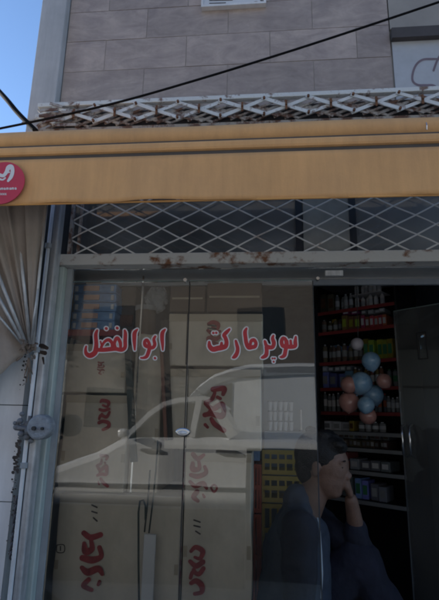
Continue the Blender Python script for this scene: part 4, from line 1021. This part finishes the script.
hs(bm, .074, .032, .026, .013, (.8, 1.5, .6)); hs(bm, .074, -.032, .026, .013, (.8, 1.5, .6)); hs(bm, .082, 0, -.052, .012, (.9, 1.9, .5)); hs(bm, .080, 0, -.062, .012, (.9, 1.7, .5))
for s in (-1, 1): hs(bm, -.008, s*.079, -.008, .024, (.7, .3, 1.25)); hs(bm, .06, s*.035, -.018, .022, (.7, .9, .8))
caps(bm, head+V3((-.02, 0, -.06)), neck+V3((-.01, 0, -.03)), .052, .062)
# trunk, arms and legs of the body
for a, b, ra, rb in ((neck+V3((-.02, 0, -.04)), V3((.12, 1.995, .95)), .065, .085), (V3((.12, 1.995, .95)), V3((.10, 1.99, .72)), .085, .085), (V3((.09, 1.99, .72)), V3((.07, 1.99, .58)), .085, .10),
                     (neck+V3((-.02, 0, -.05)), shL, .07, .055), (neck+V3((-.02, 0, -.05)), shR, .07, .055), (shL, elL, .05, .038), (elL, wrL, .038, .025), (shR, elR, .05, .04), (elR, wrR, .040, .025),
                     (hipL, knL, .085, .058), (knL, anL, .055, .036), (hipR, knR, .085, .058), (knR, anR, .055, .036)): caps(bm, a, b, ra, rb, 14)
# raised hand against the cheek
def finger(bm, pts, r0, r1):
    n = len(pts)-1
    for i in range(n): caps(bm, pts[i], pts[i+1], r0+(r1-r0)*i/n, r0+(r1-r0)*(i+1)/n, 10)
hp = wrR
palm0 = hp+V3((-.006, -.004, .025)); palm1 = hp+V3((-.020, -.012, .072))
for dy in (-.026, -.009, .009, .026): caps(bm, palm0+V3((0, dy*.7, 0)), palm1+V3((0, dy, 0)), .013, .0125, 10)
for k, (dy, L_) in enumerate(((-.028, .85), (-.010, 1.0), (.009, .95), (.027, .78))):
    b0 = palm1+V3((0, dy, .006)); finger(bm, [b0, b0+V3((-.006, dy*.08, .034*L_)), b0+V3((-.022, dy*.05, .056*L_)), b0+V3((-.038, dy*.02, .062*L_))], .0095, .0075)
b0 = palm0+V3((-.006, -.022, .008)); finger(bm, [b0, b0+V3((-.014, -.020, .022)), b0+V3((-.020, -.026, .048))], .011, .0085)
hp = wrL
for dy in (-.026, -.009, .009, .026): caps(bm, hp+V3((.02, dy*.7, -.005)), hp+V3((.075, dy, -.022)), .013, .012, 10)
for k, (dy, L_) in enumerate(((-.028, .85), (-.010, 1.0), (.009, .95), (.027, .78))):
    b0 = hp+V3((.08, dy, -.024)); finger(bm, [b0, b0+V3((.032*L_, 0, -.008)), b0+V3((.052*L_, 0, -.026)), b0+V3((.056*L_, 0, -.044))], .0095, .0075)
b0 = hp+V3((.03, .02, 0)); finger(bm, [b0, b0+V3((.02, .022, -.006)), b0+V3((.045, .026, -.016))], .011, .0085)
man = link('person', bm, 'skin'); remesh(man, .0042, 5)
tag(man, 'seated man in dark navy jacket with pale piping, facing right, one hand at his cheek', 'person')
# hair
bm = B()
hs(bm, -.022, 0, .038, .100, (1.0, .85, .97), 24); hs(bm, -.055, 0, -.010, .070, (.8, 1.02, 1.15), 20); [hs(bm, random.uniform(-.09, .06), random.uniform(-.06, .06), .10+random.uniform(-.03, .02), .022, (1.3, 1, .8), 8) for _ in range(26)]; hs(bm, .028, 0, .078, .052, (1.1, 1.25, .7), 20)
o = link('hair', bm, 'hair', man)
# keep the face open
cut = B(); bmesh.ops.create_cube(cut, size=1, matrix=Matrix.Translation(H(.085, 0, -.035)) @ yawh.to_4x4() @ Matrix.Diagonal((.13, .30, .19, 1)))
me = bpy.data.meshes.new('cut'); 
remesh(o, .004, 3)
cut.free(); bpy.data.meshes.remove(me)
# eyes and brows
for s in (-1, 1):
    bm = B(); hs(bm, .082, s*.032, .010, .008, (.35, 1.2, .45), 12); link('eye', bm, 'hair', man, smooth=True)
    bm = B(); hs(bm, .086, s*.034, .034, .010, (.45, 1.8, .3), 12); link('eyebrow', bm, 'hair', man, smooth=True)
# clothing
bm = B()
for a, b, ra, rb in ((neck+V3((-.03, 0, -.075)), V3((.118, 1.995, .95)), .095, .124), (V3((.118, 1.995, .95)), V3((.092, 1.99, .72)), .124, .122), (V3((.092, 1.99, .72)), V3((.07, 1.99, .57)), .122, .14),
                     (neck+V3((-.03, 0, -.07)), shL+V3((0, 0, -.005)), .085, .070), (neck+V3((-.03, 0, -.07)), shR, .085, .070)): caps(bm, a, b, ra, rb, 16)
caps(bm, V3((.165, 1.985, 1.0)), V3((.15, 1.985, .62)), .090, .095, 16); caps(bm, neck+V3((-.025, -.025, -.005)), neck+V3((-.025, .025, -.005)), .064, .064); caps(bm, neck+V3((-.026, -.014, .030)), neck+V3((-.026, .014, .030)), .062, .062)
vest = link('vest', bm, 'slate', man); remesh(vest, .007, 5)
tx_ = bpy.data.textures.new('folds', 'CLOUDS'); tx_.noise_scale = .11
dm = vest.modifiers.new('d', 'DISPLACE'); dm.texture = tx_; dm.strength = .035; dm.mid_level = .5
for nm, pts, rr in (('sleeve', [shL+V3((0, -.012, 0)), elL, elL.lerp(wrL, .8)], [.066, .052, .043]), ('sleeve', [shR, elR+V3((-.0, 0, -.006)), elR.lerp(wrR, .42)], [.064, .052, .044])):
    bm = B()
    for i in range(len(pts)-1): caps(bm, pts[i], pts[i+1], rr[i], rr[i+1], 16)
    s_ = link(nm, bm, 'navy', man); remesh(s_, .006, 4); dm = s_.modifiers.new('d', 'DISPLACE'); dm.texture = tx_; dm.strength = .03; dm.mid_level = .5
bm = B()
for a, b, ra, rb in ((hipL, knL, .105, .078), (knL, knL.lerp(anL, .95), .078, .06), (hipR, knR, .105, .080), (knR, knR.lerp(anR, .95), .080, .062), (hipL, hipR, .11, .11)): caps(bm, a, b, ra, rb, 16)
s_ = link('trousers', bm, 'darkcloth', man); remesh(s_, .007, 4); dm = s_.modifiers.new('d', 'DISPLACE'); dm.texture = tx_; dm.strength = .03; dm.mid_level = .5
# piping: along the armhole and down the jacket front
bm = B(); pts = [P(290, 526, 1.775), P(293, 514, 1.785), P(300, 506, 1.80), P(309, 503, 1.815), P(317, 508, 1.82), P(321, 520, 1.82), P(323.5, 540, 1.815), P(325, 560, 1.81), P(326, 585, 1.80), P(325, 610, 1.80)]
pm = link('piping', B(), 'piping', man); bm.free()
bm = B(); tube(bm, [pts[4]+V3((0, -.05, 0))]+[pts[i].lerp(pts[i+1], t/6)+V3((0, -.05, 0)) for i in range(4, 9) for t in range(1, 7)], .0030, 6); bm.to_mesh(pm.data)
sw = pm.modifiers.new('sw', 'SHRINKWRAP'); sw.target = vest; sw.offset = .003; sw.wrap_method = 'PROJECT'; sw.use_project_y = True; sw.use_project_x = False; sw.use_project_z = False; sw.use_negative_direction = False; sw.use_positive_direction = True
for an, dx in ((anL, .06), (anR, .06)):
    bm = B(); sphere(bm, an+V3((dx, 0, -.045)), .05, 16, (2.3, .85, .75)); sphere(bm, an+V3((0, 0, -.02)), .05, 14, (1, .9, 1)); s_ = link('shoe', bm, 'shoe', man); remesh(s_, .006, 3)
# stool and low crate that carry him
st_ = thing('stool', (.05, 1.99, 0), 'dark metal stool under the seated man', 'stool')
bm = B(); cyl(bm, (.05, 1.99, .405), .17, .04, 28); ch('seat', bm, 'blackmetal', st_, bevel=.01)
for sx in (-1, 1):
    for sy in (-1, 1): bm = B(); tube(bm, [(.05+sx*.11, 1.99+sy*.11, .386), (.05+sx*.15, 1.99+sy*.15, .0)], .012, 8); ch('leg', bm, 'blackmetal', st_)
ft = thing('foot_crate', (.66, 2.02, 0), 'upturned dark crate under the man\'s raised foot', 'crate'); bm = B(); box(bm, .48, .84, 1.86, 2.18, 0, .40); ch('sides', bm, 'carton_d', ft, bevel=.01); bm = B(); box(bm, .50, .82, 1.88, 2.16, .4005, .412); ch('lid', bm, 'blackmetal', ft)

# ================================================================== LIGHT
w = bpy.data.worlds.new('World'); S.world = w; w.use_nodes = True
nt = w.node_tree; bg = nt.nodes['Background']; sky = nt.nodes.new('ShaderNodeTexSky'); sky.sky_type = 'NISHITA'; sky.sun_disc = False
EL = 18.6; AZD = Vector((-.93, .37, 0)).normalized()      # the sun stands left, slightly behind the shop front
sky.sun_elevation = math.radians(EL); sky.sun_rotation = math.atan2(AZD.x, AZD.y); sky.air_density = 1.0; sky.altitude = 1600; sky.dust_density = .3; sky.ozone_density = 3.0
nt.links.new(sky.outputs[0], bg.inputs['Color']); bg.inputs['Strength'].default_value = .125
sl_ = bpy.data.lights.new('sun', 'SUN'); sl_.energy = 5.0; sl_.angle = math.radians(.5); sl_.color = (1, .95, .88)
so_ = bpy.data.objects.new('sun', sl_); C.objects.link(so_)
d = Vector((AZD.x*math.cos(math.radians(EL)), AZD.y*math.cos(math.radians(EL)), math.sin(math.radians(EL))))
so_.rotation_euler = d.to_track_quat('Z', 'Y').to_euler()
S.view_settings.view_transform = 'Standard'; S.view_settings.look = 'None'; S.view_settings.exposure = 1.1; S.view_settings.gamma = 1
S.view_settings.use_curve_mapping = False
S.cycles.filter_width = 2.2; S.cycles.max_bounces = 8; S.cycles.transparent_max_bounces = 16; S.cycles.use_denoising = True
bpy.context.view_layer.update()
